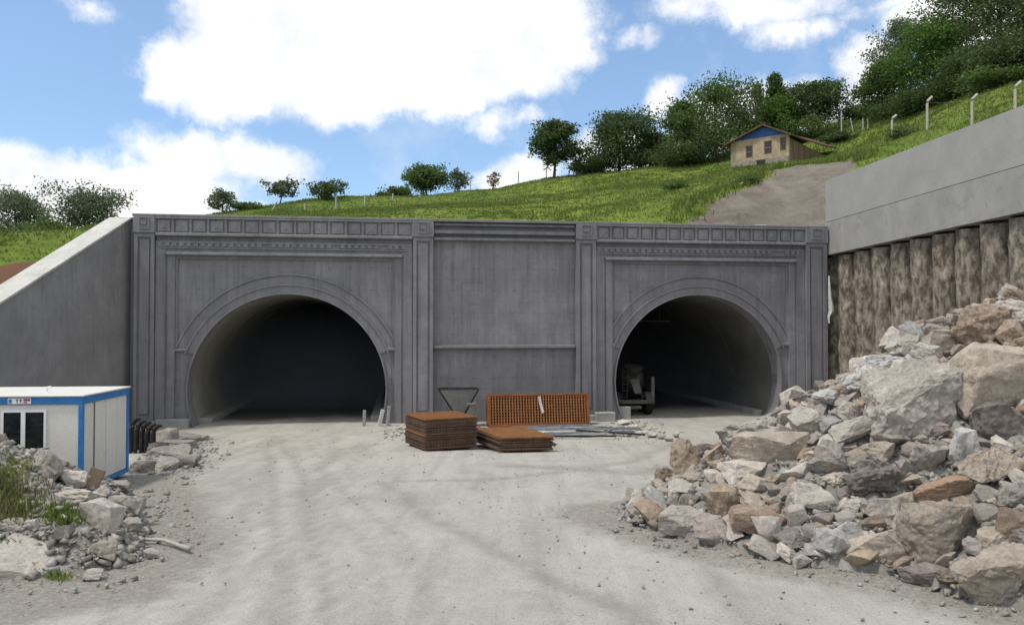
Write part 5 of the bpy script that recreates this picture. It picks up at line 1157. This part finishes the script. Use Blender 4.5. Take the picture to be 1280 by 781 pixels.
# roof: two sloping leaves with thickness, long right leaf sagging to the back
def leaf(xa, za, xb, zb, nm, drop=0):
    n_ = 12; vs = []
    for j in range(n_ + 1):
        y = -.45 + (HL + .7) * j / n_; sag = -.12 * math.sin(math.pi * j / n_) - drop * max(0, j / n_)
        for (x, z) in ((xa, za), (xb, zb)): vs += [(x, y, z + sag), (x, y, z + sag + .14)]
    fs = []
    for j in range(n_):
        a = 4 * j; c_ = a + 4; fs += [(a, a + 2, c_ + 2, c_), (a + 1, c_ + 1, c_ + 3, a + 3), (a, c_, c_ + 1, a + 1), (a + 2, a + 3, c_ + 3, c_ + 2)]
    fs += [(0, 1, 3, 2), (4 * n_, 4 * n_ + 2, 4 * n_ + 3, 4 * n_ + 1)]
    return MB().add(vs, fs).build(nm, MAT['rooftile'], house)
leaf(-.5, max(zeL, ztop) - .35, xpk, zpk, 'roof', -1.0); leaf(xpk + .002, zpk, HW + .35, zeR - .05, 'roof', -1.0)
mb = MB()
for k in range(9): mb.tube([(xpk, -.5 + k * .05, zpk + .16), (xpk + rnd.uniform(-.3, .3), -.4 + k * .1, zpk + .3)], .04, 5)
mb.build('ridge_rubble', MAT['rooftile'], house)
# white board and small debris on the bank
p = at(921, 236, 57.5); o = MB().bevel_box(-.7, .7, -.15, .15, -.04, .04, .01).build('board', MAT['cloth']); o.location = p + np.array([0, 0, .2]); o.rotation_euler = (0, -.5, .3); tag(o, 'pale board lying on the edge of the earth bank', 'board')
p = at(955, 281, 47.2); o = MB().bevel_box(-.35, .35, -.15, .15, 0, .10, .02).build('cement_bag', MAT['cloth']); o.location = (p[0], p[1] + .8, TOP + .002); tag(o, 'crumpled white bag lying on top of the portal above the right tunnel', 'bag')

# ------------------------------------------------------------ sky
w = bpy.data.worlds.new('World'); scene.world = w; w.use_nodes = True; nt = w.node_tree; bg = nt.nodes['Background']
SUN_EL, SUN_AZ = R(64), R(246)          # azimuth clockwise from +Y: behind the camera, to the left
sk = N(nt, 'ShaderNodeTexSky'); sk.sky_type = 'NISHITA'; sk.sun_disc = False; sk.sun_elevation = SUN_EL; sk.sun_rotation = SUN_AZ; sk.air_density = 1.0; sk.dust_density = 1.0; sk.ozone_density = 2.0; sk.altitude = 500
tc = N(nt, 'ShaderNodeTexCoord'); v0 = tc.outputs['Generated']
def vm(op, a, b_=None, sc=None):
    n_ = N(nt, 'ShaderNodeVectorMath', operation=op)
    for i, q in enumerate((a, b_)):
        if q is None: continue
        if isinstance(q, bpy.types.NodeSocket): nt.links.new(q, n_.inputs[i])
        else: n_.inputs[i].default_value = q
    if sc is not None: n_.inputs['Scale'].default_value = sc
    return n_
def mm(op, a, b_=0., clamp=False):
    n_ = N(nt, 'ShaderNodeMath', operation=op, use_clamp=clamp)
    for i, q in enumerate((a, b_)):
        if isinstance(q, bpy.types.NodeSocket): nt.links.new(q, n_.inputs[i])
        else: n_.inputs[i].default_value = q
    return n_.outputs[0]
def nz(scale, detail, rough=.6, col=False, off=(0, 0, 0)):
    a = vm('ADD', v0, off).outputs[0]; n_ = N(nt, 'ShaderNodeTexNoise', Scale=scale, Detail=detail, Roughness=rough); nt.links.new(a, n_.inputs['Vector']); return n_.outputs['Color' if col else 'Fac']
wv = vm('SCALE', vm('SUBTRACT', nz(9, 7, .62, True), (.5, .5, .5)).outputs[0], sc=.085).outputs[0]
v1 = vm('ADD', v0, wv).outputs[0]
PUFF = [(450, 50, 190, 95), (600, 40, 150, 85), (330, 35, 95, 70), (215, 92, 48, 42), (285, 95, 80, 60), (400, 110, 90, 50), (430, 135, 45, 28), (550, 95, 100, 48), (640, 75, 90, 50), (720, 58, 42, 30), (480, -80, 260, 100),
        (246, 12, 16, 14), (40, 235, 110, 52), (-60, 230, 80, 60), (180, 240, 120, 42), (250, 195, 75, 36), (320, 212, 60, 30), (100, 290, 260, 50),
        (930, 6, 110, 24), (975, 35, 42, 22), (1022, 34, 24, 14), (1078, 85, 36, 42), (1095, 130, 60, 30), (832, 128, 20, 20), (610, 148, 36, 14), (648, 152, 22, 9), (655, 195, 16, 12), (665, 215, 50, 22), (630, 232, 40, 22),
        (780, 200, 60, 40), (900, 158, 70, 34), (1210, 10, 90, 60), (960, 150, 90, 34), (100, 4, 26, 9), (1060, 160, 60, 30), (-200, 120, 100, 60), (1500, 60, 160, 90), (1120, 2, 40, 10), (790, 48, 14, 6), (815, 45, 14, 10)]
dens = None
for (px, py, rx, ry) in PUFF:
    d = ray(px, py); L = np.linalg.norm(d); d = d / L; k = 1 / L
    s = vm('SUBTRACT', v1, tuple(d)); s = vm('MULTIPLY', s.outputs[0], (F / (rx * k), F / (max(rx, ry) * k * 1.2), F / (ry * k))); l = vm('LENGTH', s.outputs[0]).outputs['Value']
    q = mm('MULTIPLY', mm('SUBTRACT', 1.0, l), min(rx, ry) / 40.)
    dens = q if dens is None else mm('MAXIMUM', dens, q)
fineN = nz(26, 8, .68); dens = mm('ADD', dens, mm('MULTIPLY', mm('SUBTRACT', fineN, .5), .9))
# unseen clouds over the sky behind the camera, thickened for neutral fill light
sy = N(nt, 'ShaderNodeSeparateXYZ'); nt.links.new(v0, sy.inputs[0])
beh = mm('MULTIPLY', mm('SUBTRACT', .55, sy.outputs['Y']), 3.0, True)
fr2 = mm('MULTIPLY', mm('SUBTRACT', nz(2.6, 8, .6, off=(3, 1, 7)), .44), 7.0); fr2 = mm('MULTIPLY', mm('ADD', fr2, .5, True), beh)
cl = N(nt, 'ShaderNodeMapRange', interpolation_type='SMOOTHSTEP'); cl.inputs['From Min'].default_value = -.25; cl.inputs['From Max'].default_value = .42; nt.links.new(dens, cl.inputs['Value'])
wisp = mm('MULTIPLY', mm('SUBTRACT', nz(5, 8, .65, off=(9, 2, 1)), .53), 1.3, True)
fac = mm('MAXIMUM', cl.outputs[0], mm('MAXIMUM', fr2, wisp))
ccol = ramp(nt, nz(7, 5, .6, off=(1, 5, 3)), [(.3, (.74, .77, .82)), (.52, (1, 1, 1))])
STR = .10; CB = 11.5
cs = vm('SCALE', ccol, sc=CB).outputs[0]
haz = mix(nt, .12, sk.outputs[0], (6.5, 8.0, 9.6))
SKYGAIN = vm('MULTIPLY', haz, (1.38, 1.55, 1.68)).outputs[0]
nt.links.new(mix(nt, fac, SKYGAIN, cs), bg.inputs['Color']); bg.inputs['Strength'].default_value = STR
sd = bpy.data.lights.new('sun', 'SUN'); so = bpy.data.objects.new('sun', sd); COL.objects.link(so)
sd.energy = 2.7; sd.angle = R(6); sd.color = (1, .95, .87)
dirv = Vector((math.sin(SUN_AZ) * math.cos(SUN_EL), math.cos(SUN_AZ) * math.cos(SUN_EL), math.sin(SUN_EL))); so.rotation_euler = dirv.to_track_quat('Z', 'Y').to_euler(); so.location = (-20, -20, 60)
scene.view_settings.view_transform = 'Standard'; scene.view_settings.look = 'None'; scene.view_settings.exposure = 0.0; scene.view_settings.gamma = 1
scene.render.engine = 'CYCLES'; scene.cycles.max_bounces = 6; scene.cycles.diffuse_bounces = 4; scene.cycles.transparent_max_bounces = 8
